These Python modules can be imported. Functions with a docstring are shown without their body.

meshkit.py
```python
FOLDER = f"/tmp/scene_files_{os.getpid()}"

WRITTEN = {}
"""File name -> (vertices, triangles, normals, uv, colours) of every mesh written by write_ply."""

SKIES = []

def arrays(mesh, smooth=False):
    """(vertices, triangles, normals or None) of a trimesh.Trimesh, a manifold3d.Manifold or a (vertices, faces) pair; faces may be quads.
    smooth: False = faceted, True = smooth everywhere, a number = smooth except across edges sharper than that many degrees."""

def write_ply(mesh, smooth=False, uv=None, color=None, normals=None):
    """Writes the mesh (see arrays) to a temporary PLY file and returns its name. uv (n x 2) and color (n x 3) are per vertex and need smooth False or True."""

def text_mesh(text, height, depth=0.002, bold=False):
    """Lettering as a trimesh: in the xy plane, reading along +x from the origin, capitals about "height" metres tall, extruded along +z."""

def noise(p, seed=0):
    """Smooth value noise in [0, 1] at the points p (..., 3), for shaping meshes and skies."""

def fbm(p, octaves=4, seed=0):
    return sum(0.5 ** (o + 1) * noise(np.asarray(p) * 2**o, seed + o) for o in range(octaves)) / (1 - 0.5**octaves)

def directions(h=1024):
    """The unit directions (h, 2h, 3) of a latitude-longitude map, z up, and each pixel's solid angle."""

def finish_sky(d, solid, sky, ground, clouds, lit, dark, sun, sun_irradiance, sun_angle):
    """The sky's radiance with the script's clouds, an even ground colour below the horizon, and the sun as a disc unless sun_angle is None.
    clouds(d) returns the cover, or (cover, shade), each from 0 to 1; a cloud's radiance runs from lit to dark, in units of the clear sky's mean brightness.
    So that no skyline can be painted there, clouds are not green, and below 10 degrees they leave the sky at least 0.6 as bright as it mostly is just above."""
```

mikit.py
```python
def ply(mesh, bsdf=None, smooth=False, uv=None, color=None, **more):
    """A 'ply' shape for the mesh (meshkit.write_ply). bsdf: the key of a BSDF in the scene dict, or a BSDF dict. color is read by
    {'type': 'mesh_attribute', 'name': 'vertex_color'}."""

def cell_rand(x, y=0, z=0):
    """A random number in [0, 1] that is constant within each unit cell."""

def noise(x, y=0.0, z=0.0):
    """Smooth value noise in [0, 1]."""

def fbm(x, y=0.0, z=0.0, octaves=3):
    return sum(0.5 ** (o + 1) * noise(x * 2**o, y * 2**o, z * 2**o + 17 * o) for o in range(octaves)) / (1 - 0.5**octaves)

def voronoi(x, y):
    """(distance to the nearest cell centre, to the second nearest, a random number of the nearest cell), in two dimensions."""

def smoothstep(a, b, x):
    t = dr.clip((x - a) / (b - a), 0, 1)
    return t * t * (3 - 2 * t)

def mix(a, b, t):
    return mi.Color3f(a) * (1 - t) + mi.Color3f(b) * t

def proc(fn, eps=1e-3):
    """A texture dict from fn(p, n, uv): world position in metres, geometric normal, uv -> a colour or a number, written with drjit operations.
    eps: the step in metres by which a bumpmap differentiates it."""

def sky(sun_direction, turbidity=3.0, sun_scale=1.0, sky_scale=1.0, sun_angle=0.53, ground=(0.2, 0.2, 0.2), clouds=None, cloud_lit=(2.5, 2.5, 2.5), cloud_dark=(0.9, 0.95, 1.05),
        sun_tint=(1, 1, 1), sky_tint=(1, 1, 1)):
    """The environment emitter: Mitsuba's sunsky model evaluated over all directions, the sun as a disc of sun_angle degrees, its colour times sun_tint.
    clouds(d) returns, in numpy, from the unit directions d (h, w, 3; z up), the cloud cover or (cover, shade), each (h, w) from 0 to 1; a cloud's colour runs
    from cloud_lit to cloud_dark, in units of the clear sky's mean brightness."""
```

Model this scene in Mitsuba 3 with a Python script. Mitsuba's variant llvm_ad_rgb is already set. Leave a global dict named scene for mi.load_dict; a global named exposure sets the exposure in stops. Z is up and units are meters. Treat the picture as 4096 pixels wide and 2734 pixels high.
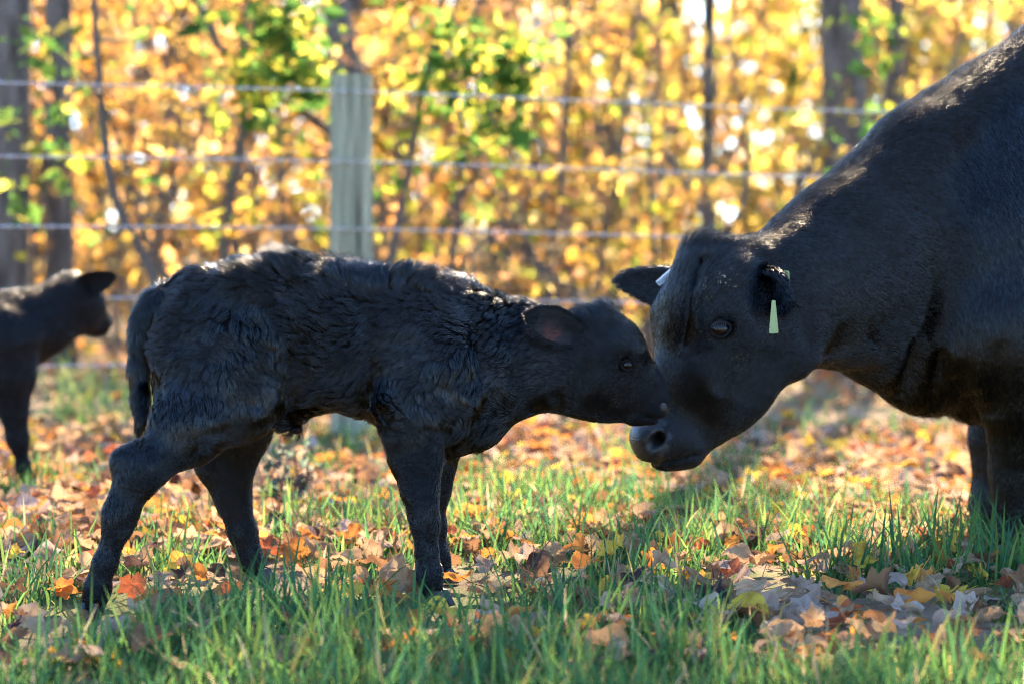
import math, random, os
import numpy as np, trimesh, mitsuba as mi, drjit as dr
import mikit, meshkit
from mikit import noise, fbm, voronoi, smoothstep, mix

T = mi.ScalarTransform4f
scene, labels = {}, {}
rng = np.random.default_rng(7)
random.seed(7)

# ------------------------------------------------------------------ camera, sky, exposure
scene['camera'] = {
    'type': 'thinlens', 'fov': 24.17, 'fov_axis': 'x', 'near_clip': 0.1, 'far_clip': 900.0,
    'aperture_radius': 0.0160, 'focus_distance': 4.6,
    'to_world': T().look_at(origin=[0, 0, 0.708], target=[0, 1, 0.66139], up=[0, 0, 1])}
SUN = np.array([0.14, 0.74, 0.64])
scene['daylight'] = mikit.sky(SUN, turbidity=2.4, sky_tint=(0.92, 1.0, 1.12), sun_tint=(1.04, 1.0, 0.92))
exposure = 4.55

# ------------------------------------------------------------------ helpers
def ref(k): return {'type': 'ref', 'id': k}
def rgb(*c): return {'type': 'rgb', 'value': list(c)}

def add(key, mesh, bsdf, label=None, cat=None, group=None, kind=None, smooth=40, **kw):
    k, i = key, 0
    while k in scene:
        i += 1
        k = f'{key}_{i:03d}'
    scene[k] = mesh if isinstance(mesh, dict) else mikit.ply(mesh, bsdf, smooth=smooth, **kw)
    note(k, label, cat, group, kind)
    return k

USED = set()
def thing(name, label, cat, group=None):
    k, i = name, 0
    while k in USED:
        i += 1
        k = f'{name}_{i:03d}'
    USED.add(k)
    note(k, label, cat, group)
    return k

def note(k, label=None, cat=None, group=None, kind=None):
    d = {a: b for a, b in (('label', label), ('category', cat), ('group', group), ('kind', kind)) if b}
    if d:
        labels[k] = d

def nrm(v): return v / np.maximum(np.linalg.norm(v, axis=-1, keepdims=True), 1e-12)

def tube(pts, rad, n=8, bump=0.0, seed=0, caps=True):
    """A tapered tube along a polyline."""
    pts = np.asarray(pts, float); rad = np.broadcast_to(np.asarray(rad, float), (len(pts),))
    t = nrm(np.gradient(pts, axis=0))
    up = np.array([0.13, 0.97, 0.2]) if abs(t[0][2]) > 0.5 else np.array([0, 0.1, 1.0])
    a = nrm(np.cross(t, up)); b = np.cross(t, a)
    ang = np.arange(n) * 2 * np.pi / n
    ring = np.cos(ang)[None, :, None] * a[:, None] + np.sin(ang)[None, :, None] * b[:, None]
    v = pts[:, None] + ring * rad[:, None, None]
    if bump:
        h = meshkit.fbm(np.stack([np.broadcast_to(ang * 2.2, (len(pts), n)), v[..., 2] * 3 + seed, v[..., 0] * 0 + seed], -1), 3, seed)
        v = v + ring * ((h - 0.5) * bump)[..., None] * rad[:, None, None]
    v = v.reshape(-1, 3); m = len(pts)
    i, j = np.meshgrid(np.arange(m - 1), np.arange(n), indexing='ij')
    q = np.stack([i * n + j, i * n + (j + 1) % n, (i + 1) * n + (j + 1) % n, (i + 1) * n + j], -1).reshape(-1, 4)
    f = np.vstack([q[:, [0, 2, 1]], q[:, [0, 3, 2]]])[:, [0, 2, 1]]
    f = f[:, ::-1] if False else f
    if caps:
        v = np.vstack([v, pts[0], pts[-1]])
        k = np.arange(n)
        f = np.vstack([f, np.stack([(k + 1) % n, k, k * 0 + m * n], 1), np.stack([(m - 1) * n + k, (m - 1) * n + (k + 1) % n, k * 0 + m * n + 1], 1)])
    return v, f

def join(parts):
    vs, fs, at = [], [], 0
    for v, f in parts:
        vs.append(v); fs.append(np.asarray(f) + at); at += len(v)
    return np.vstack(vs), np.vstack(fs)

def spline(p, n):
    """A smooth curve through the points p (rows of any width)."""
    from scipy.interpolate import CubicSpline
    p = np.asarray(p, float)
    t = np.r_[0, np.cumsum(np.linalg.norm(np.diff(p[:, :3], axis=0), axis=1))]
    return CubicSpline(t, p)(np.linspace(0, t[-1], n))

# ------------------------------------------------------------------ materials
def principled(c, rough=0.5, **kw):
    return {'type': 'principled', 'base_color': rgb(*c) if not isinstance(c, dict) else c, 'roughness': rough, **kw}

VC = {'type': 'mesh_attribute', 'name': 'vertex_color'}

def soil(p, n, uv):
    a = fbm(p.x * 3.1, p.y * 3.1, 0.0, 4)
    b = fbm(p.x * 37, p.y * 37, 3.0, 3)
    c = mix((0.10, 0.062, 0.035), (0.17, 0.115, 0.07), b)
    g = mix((0.045, 0.07, 0.022), (0.09, 0.085, 0.03), b)
    return c * (1 - smoothstep(0.42, 0.6, a)) + g * smoothstep(0.42, 0.6, a)
scene['soil'] = principled(mikit.proc(soil), 0.95, specular=0.2)

def bark(p, n, uv):
    a = fbm(p.x * 26, p.y * 26, p.z * 4.5, 4)
    b = fbm(p.x * 5, p.y * 5, p.z * 2.2 + 9, 3)
    return mix((0.055, 0.042, 0.032), (0.165, 0.135, 0.105), smoothstep(0.25, 0.75, a)) * (0.65 + 0.6 * b)
def bark_h(p, n, uv): return fbm(p.x * 30, p.y * 30, p.z * 5, 4)
scene['bark'] = {'type': 'bumpmap', 'arbitrary': {**mikit.proc(bark_h, 0.004)}, 'scale': 0.02, 'bsdf': principled(mikit.proc(bark), 0.9, specular=0.2)}
scene['twig_bark'] = principled((0.085, 0.062, 0.046), 0.8)
scene['red_twig'] = principled((0.16, 0.06, 0.045), 0.7)
scene['leaf'] = {'type': 'principledthin', 'base_color': VC, 'roughness': 0.24, 'diff_trans': 1.5, 'spec_trans': 0.0, 'eta': 1.45}
scene['grass_blade'] = {'type': 'principledthin', 'base_color': VC, 'roughness': 0.34, 'diff_trans': 1.2, 'spec_trans': 0.0, 'eta': 1.45}

def litter_col(p, n, uv):
    return 1.0
scene['dry_leaf'] = {'type': 'principledthin', 'base_color': VC, 'roughness': 0.55, 'diff_trans': 0.75, 'spec_trans': 0.0, 'eta': 1.4}

def post_wood(p, n, uv):
    a = fbm(p.x * 60, p.y * 60, p.z * 2.6, 4)
    b = fbm(p.x * 14, p.y * 14, p.z * 1.1 + 4, 3)
    s = smoothstep(0.55, 0.72, fbm(p.x * 34, p.y * 34, p.z * 1.6 + 31, 3))
    c = mix((0.165, 0.165, 0.10), (0.335, 0.325, 0.215), smoothstep(0.3, 0.7, a)) * (0.7 + 0.6 * b)
    return c * (1 - 0.45 * s)
def post_h(p, n, uv): return fbm(p.x * 60, p.y * 60, p.z * 2.6, 4)
scene['post_wood'] = {'type': 'bumpmap', 'arbitrary': mikit.proc(post_h, 0.002), 'scale': 0.006, 'bsdf': principled(mikit.proc(post_wood), 0.85, specular=0.25)}
scene['wire_steel'] = {'type': 'roughconductor', 'material': 'none', 'alpha': 0.28, 'specular_reflectance': rgb(0.62, 0.60, 0.56)}
scene['hair'] = {'type': 'hair', 'eumelanin': 18.0, 'pheomelanin': 0.0, 'longitudinal_roughness': 0.085, 'azimuthal_roughness': 0.25, 'scale_tilt': 3.0, 'int_ior': 1.48}
scene['cow_hair'] = {'type': 'hair', 'eumelanin': 18.0, 'pheomelanin': 0.3, 'longitudinal_roughness': 0.10, 'azimuthal_roughness': 0.3, 'scale_tilt': 3.0, 'int_ior': 1.48}
scene['hide'] = principled((0.004, 0.004, 0.0045), 0.7, specular=0.12)
scene['cow_hide'] = principled((0.005, 0.005, 0.0055), 0.6, specular=0.2)
scene['horn'] = principled((0.03, 0.026, 0.022), 0.45)
scene['eye_ball'] = principled((0.008, 0.004, 0.003), 0.03, specular=0.28)
scene['eye_lid'] = principled((0.007, 0.006, 0.006), 0.6, specular=0.08)
def nose_col(p, n, uv):
    a = fbm(p.x * 130, p.y * 130, p.z * 130, 3); b = fbm(p.x * 40, p.y * 40, p.z * 40, 2)
    return mix((0.006, 0.005, 0.005), (0.024, 0.019, 0.016), smoothstep(.3, .7, .5 * a + .5 * b))
def nose_h(p, n, uv): return voronoi(p.x * 300 + p.y * 90, p.z * 300)[0]
scene['wet_nose'] = {'type': 'bumpmap', 'arbitrary': mikit.proc(nose_h, 0.0006), 'scale': 0.0008, 'bsdf': principled(mikit.proc(nose_col), 0.42, specular=0.35)}
def ear_skin(p, n, uv):
    q = smoothstep(0.028, 0.008, dr.norm(p - mi.Point3f(0.075, 4.585, 0.512)) + 0.014 * (fbm(p.x * 90, p.y * 90, p.z * 90, 2) - .5))
    return mix((0.016, 0.012, 0.011), (0.075, 0.024, 0.017), q)
scene['inner_ear'] = principled(mikit.proc(ear_skin), 0.7, specular=0.2)
scene['pink_skin'] = principled((0.045, 0.014, 0.013), 0.5, specular=0.3)
scene['green_tag'] = {'type': 'principledthin', 'base_color': rgb(0.40, 0.43, 0.18), 'roughness': 0.45, 'diff_trans': 0.3, 'spec_trans': 0.0, 'eta': 1.45}
scene['white_tag'] = principled((0.70, 0.74, 0.76), 0.4)
scene['tag_ink'] = principled((0.05, 0.05, 0.07), 0.6)
scene['tag_red'] = principled((0.6, 0.13, 0.09), 0.6)
scene['dirt'] = principled((0.24, 0.18, 0.115), 0.95)
scene['lash'] = principled((0.12, 0.11, 0.10), 0.6)

# ------------------------------------------------------------------ ground
HOOVES = np.array([(-0.7889,4.45,-0.01792), (-0.5051,4.78,-0.002972), (-0.1433,4.53,-0.009235), (-0.133,4.76,0.003513), (1.098,5.14,-0.007263), (1.089,5.53,-0.01062), (-1.308,6.45,0.0002782), (-1.43, 6.6, 0)])
def gz(x, y):
    h = rough(x, y)
    w = np.stack([np.exp(-((np.asarray(x, float) - a) / .16) ** 2 - ((np.asarray(y, float) - b + .12) / .34) ** 2) for a, b, _ in HOOVES], -1)
    return h + ((w * STEP).sum(-1) / np.maximum(1, w.sum(-1)))

def rough(x, y):
    x, y = np.asarray(x, float), np.asarray(y, float)
    p = np.stack(np.broadcast_arrays(x, y, 0 * x), -1)
    h = (meshkit.fbm(p * 0.9, 3, 5) - 0.5) * 0.035 + (meshkit.fbm(p * 5.0, 2, 11) - 0.5) * 0.016
    far = np.clip((y - 8) / 10, 0, 1)
    return h * np.clip((y - 2.5) / 1.5, 0, 1) - 0.012 * np.clip(x, -6, 6) * np.clip((y - 5.0) / 2.5, 0, 1) + far * far * (meshkit.fbm(p * 0.12, 2, 3) - 0.45) * 1.0

STEP = HOOVES[:, 2] - rough(HOOVES[:, 0], HOOVES[:, 1])

def ground_mesh():
    a = np.r_[-400, -150, -60, np.linspace(-22, -3.2, 60), np.linspace(-3.1, 3.1, 150), np.linspace(3.2, 22, 60), 60, 150, 400]
    b = np.r_[-200, -60, -15, -5, np.linspace(0, 3.2, 12), np.linspace(3.3, 9.5, 150), np.linspace(9.7, 60, 110), 120, 400]
    X, Y = np.meshgrid(a, b, indexing='ij')
    v = np.stack([X, Y, gz(X, Y)], -1).reshape(-1, 3)
    n, m = len(a), len(b)
    i, j = np.meshgrid(np.arange(n - 1), np.arange(m - 1), indexing='ij')
    q = np.stack([i * m + j, (i + 1) * m + j, (i + 1) * m + j + 1, i * m + j + 1], -1).reshape(-1, 4)
    return v, q
add('ground', ground_mesh(), 'soil', 'brown soil of the pasture under grass and leaf litter', kind='structure', smooth=True)

# ------------------------------------------------------------------ implicit bodies
def segment(p, A, ra, B, rb, w):
    """Distance to a tapered capsule whose sideways (y) half-width is w times its radius."""
    s = np.array([1, 1 / w, 1])
    q, d = (p - A) * s, (np.asarray(B, float) - A) * s
    L = max(d @ d, 1e-9)
    t = np.clip(q @ d / L, 0, 1)
    return (np.linalg.norm(q - t[..., None] * d, axis=-1) - (ra + (rb - ra) * t)) * min(1.0, 0.5 + 0.5 * w)

def body(bones, cuts, axes, ripple=0.0, seed=0, creases=(), lumps=0.0):
    """The smooth union of the bones minus the cuts, as one closed mesh (surface nets on a rectilinear grid)."""
    xs, ys, zs = axes
    F = np.full((len(xs), len(ys), len(zs)), 0.5)
    def region(A, ra, B, rb, w, pad):
        A, B = np.asarray(A, float), np.asarray(B, float)
        r = max(ra, rb) * np.array([1, max(w, 1), 1]) + pad
        lo, hi = np.minimum(A, B) - r, np.maximum(A, B) + r
        s = tuple(slice(np.searchsorted(a, l), np.searchsorted(a, h)) for a, l, h in zip(axes, lo, hi))
        if any(q.stop <= q.start for q in s): return None, None
        g = np.stack(np.meshgrid(xs[s[0]], ys[s[1]], zs[s[2]], indexing='ij'), -1)
        return s, g
    for A, ra, B, rb, w, k, *_ in bones:
        s, g = region(A, ra, B, rb, w, k + 0.02)
        if s is None: continue
        d = segment(g, np.asarray(A, float), ra, B, rb, w)
        f = F[s]
        h = np.maximum(k - np.abs(f - d), 0) / k
        F[s] = np.minimum(f, d) - h * h * k * 0.25
    for A, ra, B, rb, w, k in cuts:
        s, g = region(A, ra, B, rb, w, k + 0.02)
        d = -segment(g, np.asarray(A, float), ra, B, rb, w)
        f = F[s]
        h = np.maximum(k - np.abs(f - d), 0) / k
        F[s] = np.maximum(f, d) + h * h * k * 0.25
    C = np.zeros(F.shape, np.float32)
    for A, B, sg, depth, y0, y1 in creases:      # a groove along the line A-B
        A, B = np.asarray(A, float), np.asarray(B, float)
        lo, hi = np.minimum(A, B) - 4 * sg, np.maximum(A, B) + 4 * sg
        lo[1], hi[1] = y0, y1
        sc = tuple(slice(np.searchsorted(a, l), np.searchsorted(a, h)) for a, l, h in zip(axes, lo, hi))
        gx, gzz = np.meshgrid(xs[sc[0]], zs[sc[2]], indexing='ij')
        p2 = np.stack([gx, gzz], -1); a2, d2 = A[[0, 2]], (B - A)[[0, 2]]
        t = np.clip((p2 - a2) @ d2 / (d2 @ d2), 0, 1)
        dd = np.linalg.norm(p2 - a2 - t[..., None] * d2, axis=-1)
        C[sc] = np.maximum(C[sc], (depth * np.exp(-(dd / sg) ** 2) * (1 - np.abs(2 * t - 1) ** 5)).astype(np.float32)[:, None, :])
    F += C
    if ripple:
        near = np.abs(F) < 0.05
        i = np.nonzero(near)
        p = np.stack([xs[i[0]], ys[i[1]], zs[i[2]]], -1)
        F[near] += ripple * (meshkit.fbm(p * 9, 3, seed) - 0.5) + lumps * (meshkit.fbm(p * 17, 3, seed + 3) - 0.5) * np.clip((.12 - p[:, 0]) / .1, 0, 1) * np.clip((p[:, 2] - .25) / .15, 0, 1)
    # surface nets
    ins = F < 0
    c = [(a, b, d) for a in (0, 1) for b in (0, 1) for d in (0, 1)]
    sl = lambda o: tuple(slice(o[k], F.shape[k] - 1 + o[k]) for k in range(3))
    cnt = sum(ins[sl(o)].astype(np.int8) for o in c)
    act = (cnt > 0) & (cnt < 8)
    idx = np.full(act.shape, -1); ai = np.stack(np.nonzero(act), -1)
    idx[act] = np.arange(len(ai))
    acc, num = np.zeros((len(ai), 3)), np.zeros(len(ai))
    val = {o: F[tuple((ai + o).T)] for o in c}
    for o in c:
        for ax in range(3):
            if o[ax]: continue
            e = list(o); e[ax] = 1; e = tuple(e)
            a, b = val[o], val[e]
            x = (a < 0) != (b < 0)
            t = np.where(x, a / np.where(x, a - b, 1), 0)
            pt = np.tile(np.array(o, float), (len(ai), 1)); pt[:, ax] = t
            acc[x] += pt[x]; num[x] += 1
    loc = ai + acc / num[:, None]
    V = np.stack([np.interp(loc[:, k], np.arange(len(a)), a) for k, a in enumerate(axes)], -1)
    quads = []
    for ax in range(3):
        o1, o2 = [k for k in range(3) if k != ax]
        sh = list(F.shape)
        lo = [slice(1, n - 1) for n in sh]; lo[ax] = slice(0, sh[ax] - 1)
        hi = list(lo); hi[ax] = slice(1, sh[ax])
        a, b = ins[tuple(lo)], ins[tuple(hi)]
        for flip in (False, True):
            e = np.stack(np.nonzero((a & ~b) if not flip else (b & ~a)), -1)
            if not len(e): continue
            base = e + 1; base[:, ax] -= 1
            def cell(d1, d2):
                q = base.copy(); q[:, o1] += d1; q[:, o2] += d2
                return idx[tuple(q.T)]
            q = np.stack([cell(-1, -1), cell(0, -1), cell(0, 0), cell(-1, 0)], -1)
            if (ax == 1) != flip: q = q[:, ::-1]
            quads.append(q)
    Q = np.vstack(quads)
    Q = Q[(Q >= 0).all(1)]
    Fc = np.vstack([Q[:, [0, 1, 2]], Q[:, [0, 2, 3]]])
    m = trimesh.Trimesh(V, Fc, process=False)
    import scipy.sparse as sp
    e = m.edges
    lab = sp.csgraph.connected_components(sp.coo_matrix((np.ones(len(e)), (e[:, 0], e[:, 1])), (len(V), len(V))))[1]
    big = np.bincount(lab).argmax()
    m = trimesh.Trimesh(V, Fc[lab[Fc[:, 0]] == big], process=False); m.remove_unreferenced_vertices()
    e = m.edges_unique; n = len(m.vertices)
    A = sp.coo_matrix((np.ones(2 * len(e)), (np.r_[e[:, 0], e[:, 1]], np.r_[e[:, 1], e[:, 0]])), (n, n)).tocsr()
    deg = np.maximum(np.asarray(A.sum(1)), 1); V = np.array(m.vertices)
    for it in range(3):
        V = V + .5 * (A @ V / deg - V)
        V = V - .5 * (A @ V / deg - V)
    m = trimesh.Trimesh(V, m.faces, process=False)
    return m

def guide(bones, p):
    """The lie, length and lift of the coat at the points p, blended from the bones nearest to each."""
    W, flow, ln, lift = 0, 0, 0, 0
    for A, ra, B, rb, w, k, fl, le, li in bones:
        d = segment(p, np.asarray(A, float), ra, B, rb, w)
        e = np.exp(-np.maximum(d, 0) / 0.012) + 1e-9
        e = e * (e > 1e-5) + 1e-9
        W = W + e; flow = flow + e[:, None] * np.asarray(fl, float); ln = ln + e * le; lift = lift + e * li
    return flow / W[:, None], ln / W, lift / W

def scatter(m, n, weight, seed):
    """n random points on the mesh: (position, normal)."""
    r = np.random.default_rng(seed)
    v, f = np.asarray(m.vertices), np.asarray(m.faces)
    tri = v[f]
    cr = np.cross(tri[:, 1] - tri[:, 0], tri[:, 2] - tri[:, 0])
    area = np.linalg.norm(cr, axis=1)
    w = area * weight(tri.mean(1), cr / np.maximum(area, 1e-12)[:, None])
    i = r.choice(len(f), n, p=w / w.sum())
    a, b = r.random(n), r.random(n)
    o = a + b > 1
    a[o], b[o] = 1 - a[o], 1 - b[o]
    N = np.asarray(m.vertex_normals)
    bc = np.stack([1 - a - b, a, b], 1)[..., None]
    return (tri[i] * bc).sum(1), nrm((N[f[i]] * bc).sum(1))

def strands(key, roots, normals, flow, length, lift, bsdf, r0=0.0005, swirl=0.6, swirl_scale=14.0, curl=0.0, clump=0.0, clump_size=0.02, seed=1, droop=0.0, thin=False, clump_from=.011, jitter=.10, heads=.03):
    """Hairs as curves: each leaves the skin along its lie, bent by a swirl that neighbours share, with its tip drawn to its lock's tip."""
    r = np.random.default_rng(seed)
    n = len(roots)
    s = lambda q, k: meshkit.fbm(q * swirl_scale + 31 * k, 2, seed + k) - 0.5
    bend = np.stack([s(roots, 1), s(roots, 2), s(roots, 3)], -1) * 2.6 * swirl
    t = flow + bend + r.normal(0, jitter, (n, 3))
    t = nrm(t - (t * normals).sum(1, keepdims=True) * normals)
    side = np.cross(normals, t)
    L = (length * (0.75 + 0.5 * r.random(n)))[:, None]
    li = (lift * (0.7 + 0.6 * r.random(n)))[:, None]
    cu = (curl * (meshkit.noise(roots * 40, seed + 9) - 0.5) * 2)[:, None] if curl else 0.0
    g = np.array([0, 0, -1.0])
    P = [roots - normals * 0.002]
    for u in (0.0, 0.33, 0.7, 1.05, 1.2):
        P.append(roots + t * L * u + normals * (L * li * (u - 0.42 * u * u) + 0.0006) + side * L * cu * u * u + g * L * droop * u * u)
    P = np.stack(P, 1)
    if clump:
        from scipy.spatial import cKDTree
        heads = r.choice(n, max(4, int(n * heads)), replace=False)
        d, j = cKDTree(roots[heads]).query(roots)
        tip = P[heads][j]
        same = np.clip(((normals[heads][j] * normals).sum(1) - .5) / .3, 0, 1) * np.clip((length - clump_from) / .005, .0, 1)
        for k, a in ((2, 0.25), (3, 0.6), (4, 0.85), (5, 0.9)):
            wgt = (clump * a * same * (d < clump_size) * (d < 1.15 * length))[:, None]
            P[:, k] += (tip[:, k] - P[:, k]) * wgt
    # each hair is a tapered ribbon, rolled at random about its length, with normals rounded across it as on a fibre
    P = P[:, [0, 2, 3, 5]] if thin else P[:, [0, 2, 3, 4, 5]]
    m = P.shape[1]
    tn = nrm(np.gradient(P, axis=1))
    roll = r.uniform(-1.1, 1.1, (n, 1, 1))
    s0 = nrm(np.cross(tn, normals[:, None])); f0 = np.cross(s0, tn)
    wd = s0 * np.cos(roll) + f0 * np.sin(roll); fc = f0 * np.cos(roll) - s0 * np.sin(roll)
    rad = (np.interp(np.linspace(0, 1, m), [0, .6, 1], [1, .9, .25]) * r0)[None, :, None] * r.uniform(.75, 1.25, (n, 1, 1))
    v = np.stack([P[:, :-1] - wd[:, :-1] * rad[:, :-1], P[:, :-1] + wd[:, :-1] * rad[:, :-1]], 2).reshape(n, -1, 3)
    nn = np.stack([fc[:, :-1] * .55 - wd[:, :-1] * .83, fc[:, :-1] * .55 + wd[:, :-1] * .83], 2).reshape(n, -1, 3)
    v = np.concatenate([v, P[:, -1:]], 1); nn = np.concatenate([nn, fc[:, -1:]], 1)
    k = np.arange(m - 1) / (m - 1)
    uv = np.concatenate([np.stack([np.tile([.5, 1.0], m - 1), np.repeat(k, 2)], 1), [[.75, 1.0]]])
    q = 2 * np.arange(m - 2)
    tri = np.concatenate([np.stack([q, q + 1, q + 3], 1), np.stack([q, q + 3, q + 2], 1), [[2 * m - 4, 2 * m - 3, 2 * m - 2]]])
    c = v.shape[1]
    f = (tri[None] + (np.arange(n) * c)[:, None, None]).reshape(-1, 3)
    path = meshkit.write_ply((v.reshape(-1, 3), f), False, np.tile(uv, (n, 1)), None, normals=nn.reshape(-1, 3))
    return {'type': 'ply', 'filename': path, 'face_normals': False, 'bsdf': ref(bsdf)}

def ear_mesh(base, tip, width, face, cup, thick=0.004, curve=0.0, n=16, m=11, prof=(.42, .62, .95, 1.0, .74, .38, .06)):
    """A cupped, pointed ear; face is the way the cup opens. Returns (outer closed shell, inner lining)."""
    base, tip, face = (np.asarray(a, float) for a in (base, tip, face))
    ax = tip - base; L = np.linalg.norm(ax); ax = ax / L
    face = nrm(face - (face @ ax) * ax); side = np.cross(ax, face)
    s, t = np.meshgrid(np.linspace(0, 1, n), np.linspace(-1, 1, m), indexing='ij')
    prof = np.interp(s, [0, 0.12, 0.35, 0.6, 0.8, 0.93, 1], prof)
    hw = width * 0.5 * prof
    c = base + ax * (s * L)[..., None] + face * (curve * np.sin(s * np.pi) + 0 * s)[..., None]
    dep = cup * (1 - t * t) * np.interp(s, [0, 0.3, 1], [1.2, 1.0, 0.15])
    back = c + side * (t * hw)[..., None] - face * dep[..., None]
    edge = thick * (1 - 0.75 * t * t)
    front = back + face * edge[..., None]
    ij = lambda i, j: i * m + j
    i, j = np.meshgrid(np.arange(n - 1), np.arange(m - 1), indexing='ij')
    q = np.stack([ij(i, j), ij(i + 1, j), ij(i + 1, j + 1), ij(i, j + 1)], -1).reshape(-1, 4)
    v = np.vstack([back.reshape(-1, 3), front.reshape(-1, 3)]); o = n * m
    f = [q[:, ::-1], q + o]
    rim = [ij(k, 0) for k in range(n)] + [ij(n - 1, k) for k in range(1, m)] + [ij(k, m - 1) for k in range(n - 2, -1, -1)] + [ij(0, k) for k in range(m - 2, 0, -1)]
    rim = np.array(rim); nx = np.roll(rim, -1)
    f.append(np.stack([rim, nx, nx + o, rim + o], 1))
    shell = trimesh.Trimesh(v, np.vstack([np.vstack(f)[:, [0, 1, 2]], np.vstack(f)[:, [0, 2, 3]]]), process=False)
    trimesh.repair.fix_normals(shell)
    k0, k1 = 1, n - 3
    lining = front[k0:k1, 1:m - 1] + face * 0.0022
    a, b = lining.shape[:2]
    i, j = np.meshgrid(np.arange(a - 1), np.arange(b - 1), indexing='ij')
    q2 = np.stack([i * b + j, (i + 1) * b + j, (i + 1) * b + j + 1, i * b + j + 1], -1).reshape(-1, 4)
    tri0 = lining.reshape(-1, 3)[q2[0]]
    if np.cross(tri0[1] - tri0[0], tri0[2] - tri0[0]) @ face < 0: q2 = q2[:, ::-1]
    return shell, (lining.reshape(-1, 3), q2)

def blob(center, r, squash=(1, 1, 1), sub=3, rot=None):
    m = trimesh.creation.icosphere(subdivisions=sub, radius=1.0)
    v = m.vertices * np.asarray(squash) * r
    if rot is not None: v = v @ np.asarray(rot).T
    return trimesh.Trimesh(v + np.asarray(center), m.faces, process=False)

def rot_about(axis, ang):
    return trimesh.transformations.rotation_matrix(ang, axis)[:3, :3]

def lid_ring(center, face, along, a, b, r, n=26):
    """An almond-shaped eyelid rim round an eye."""
    face = nrm(np.asarray(face, float)); along = np.asarray(along, float); along = nrm(along - (along @ face) * face); up = np.cross(face, along)
    th = np.linspace(0, 2 * np.pi, n + 1)
    x, y = np.cos(th) * a, np.sin(th) * b * (1 - 0.35 * np.abs(np.cos(th)) ** 2)
    pts = np.asarray(center) + along * x[:, None] + up * y[:, None] - face * (0.25 * (x / a) ** 2 * a)[:, None]
    return tube(pts, r * (1 + 0.35 * (np.sin(th) * (1 if up[2] > 0 else -1) > 0)), 8, caps=False)

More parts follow.
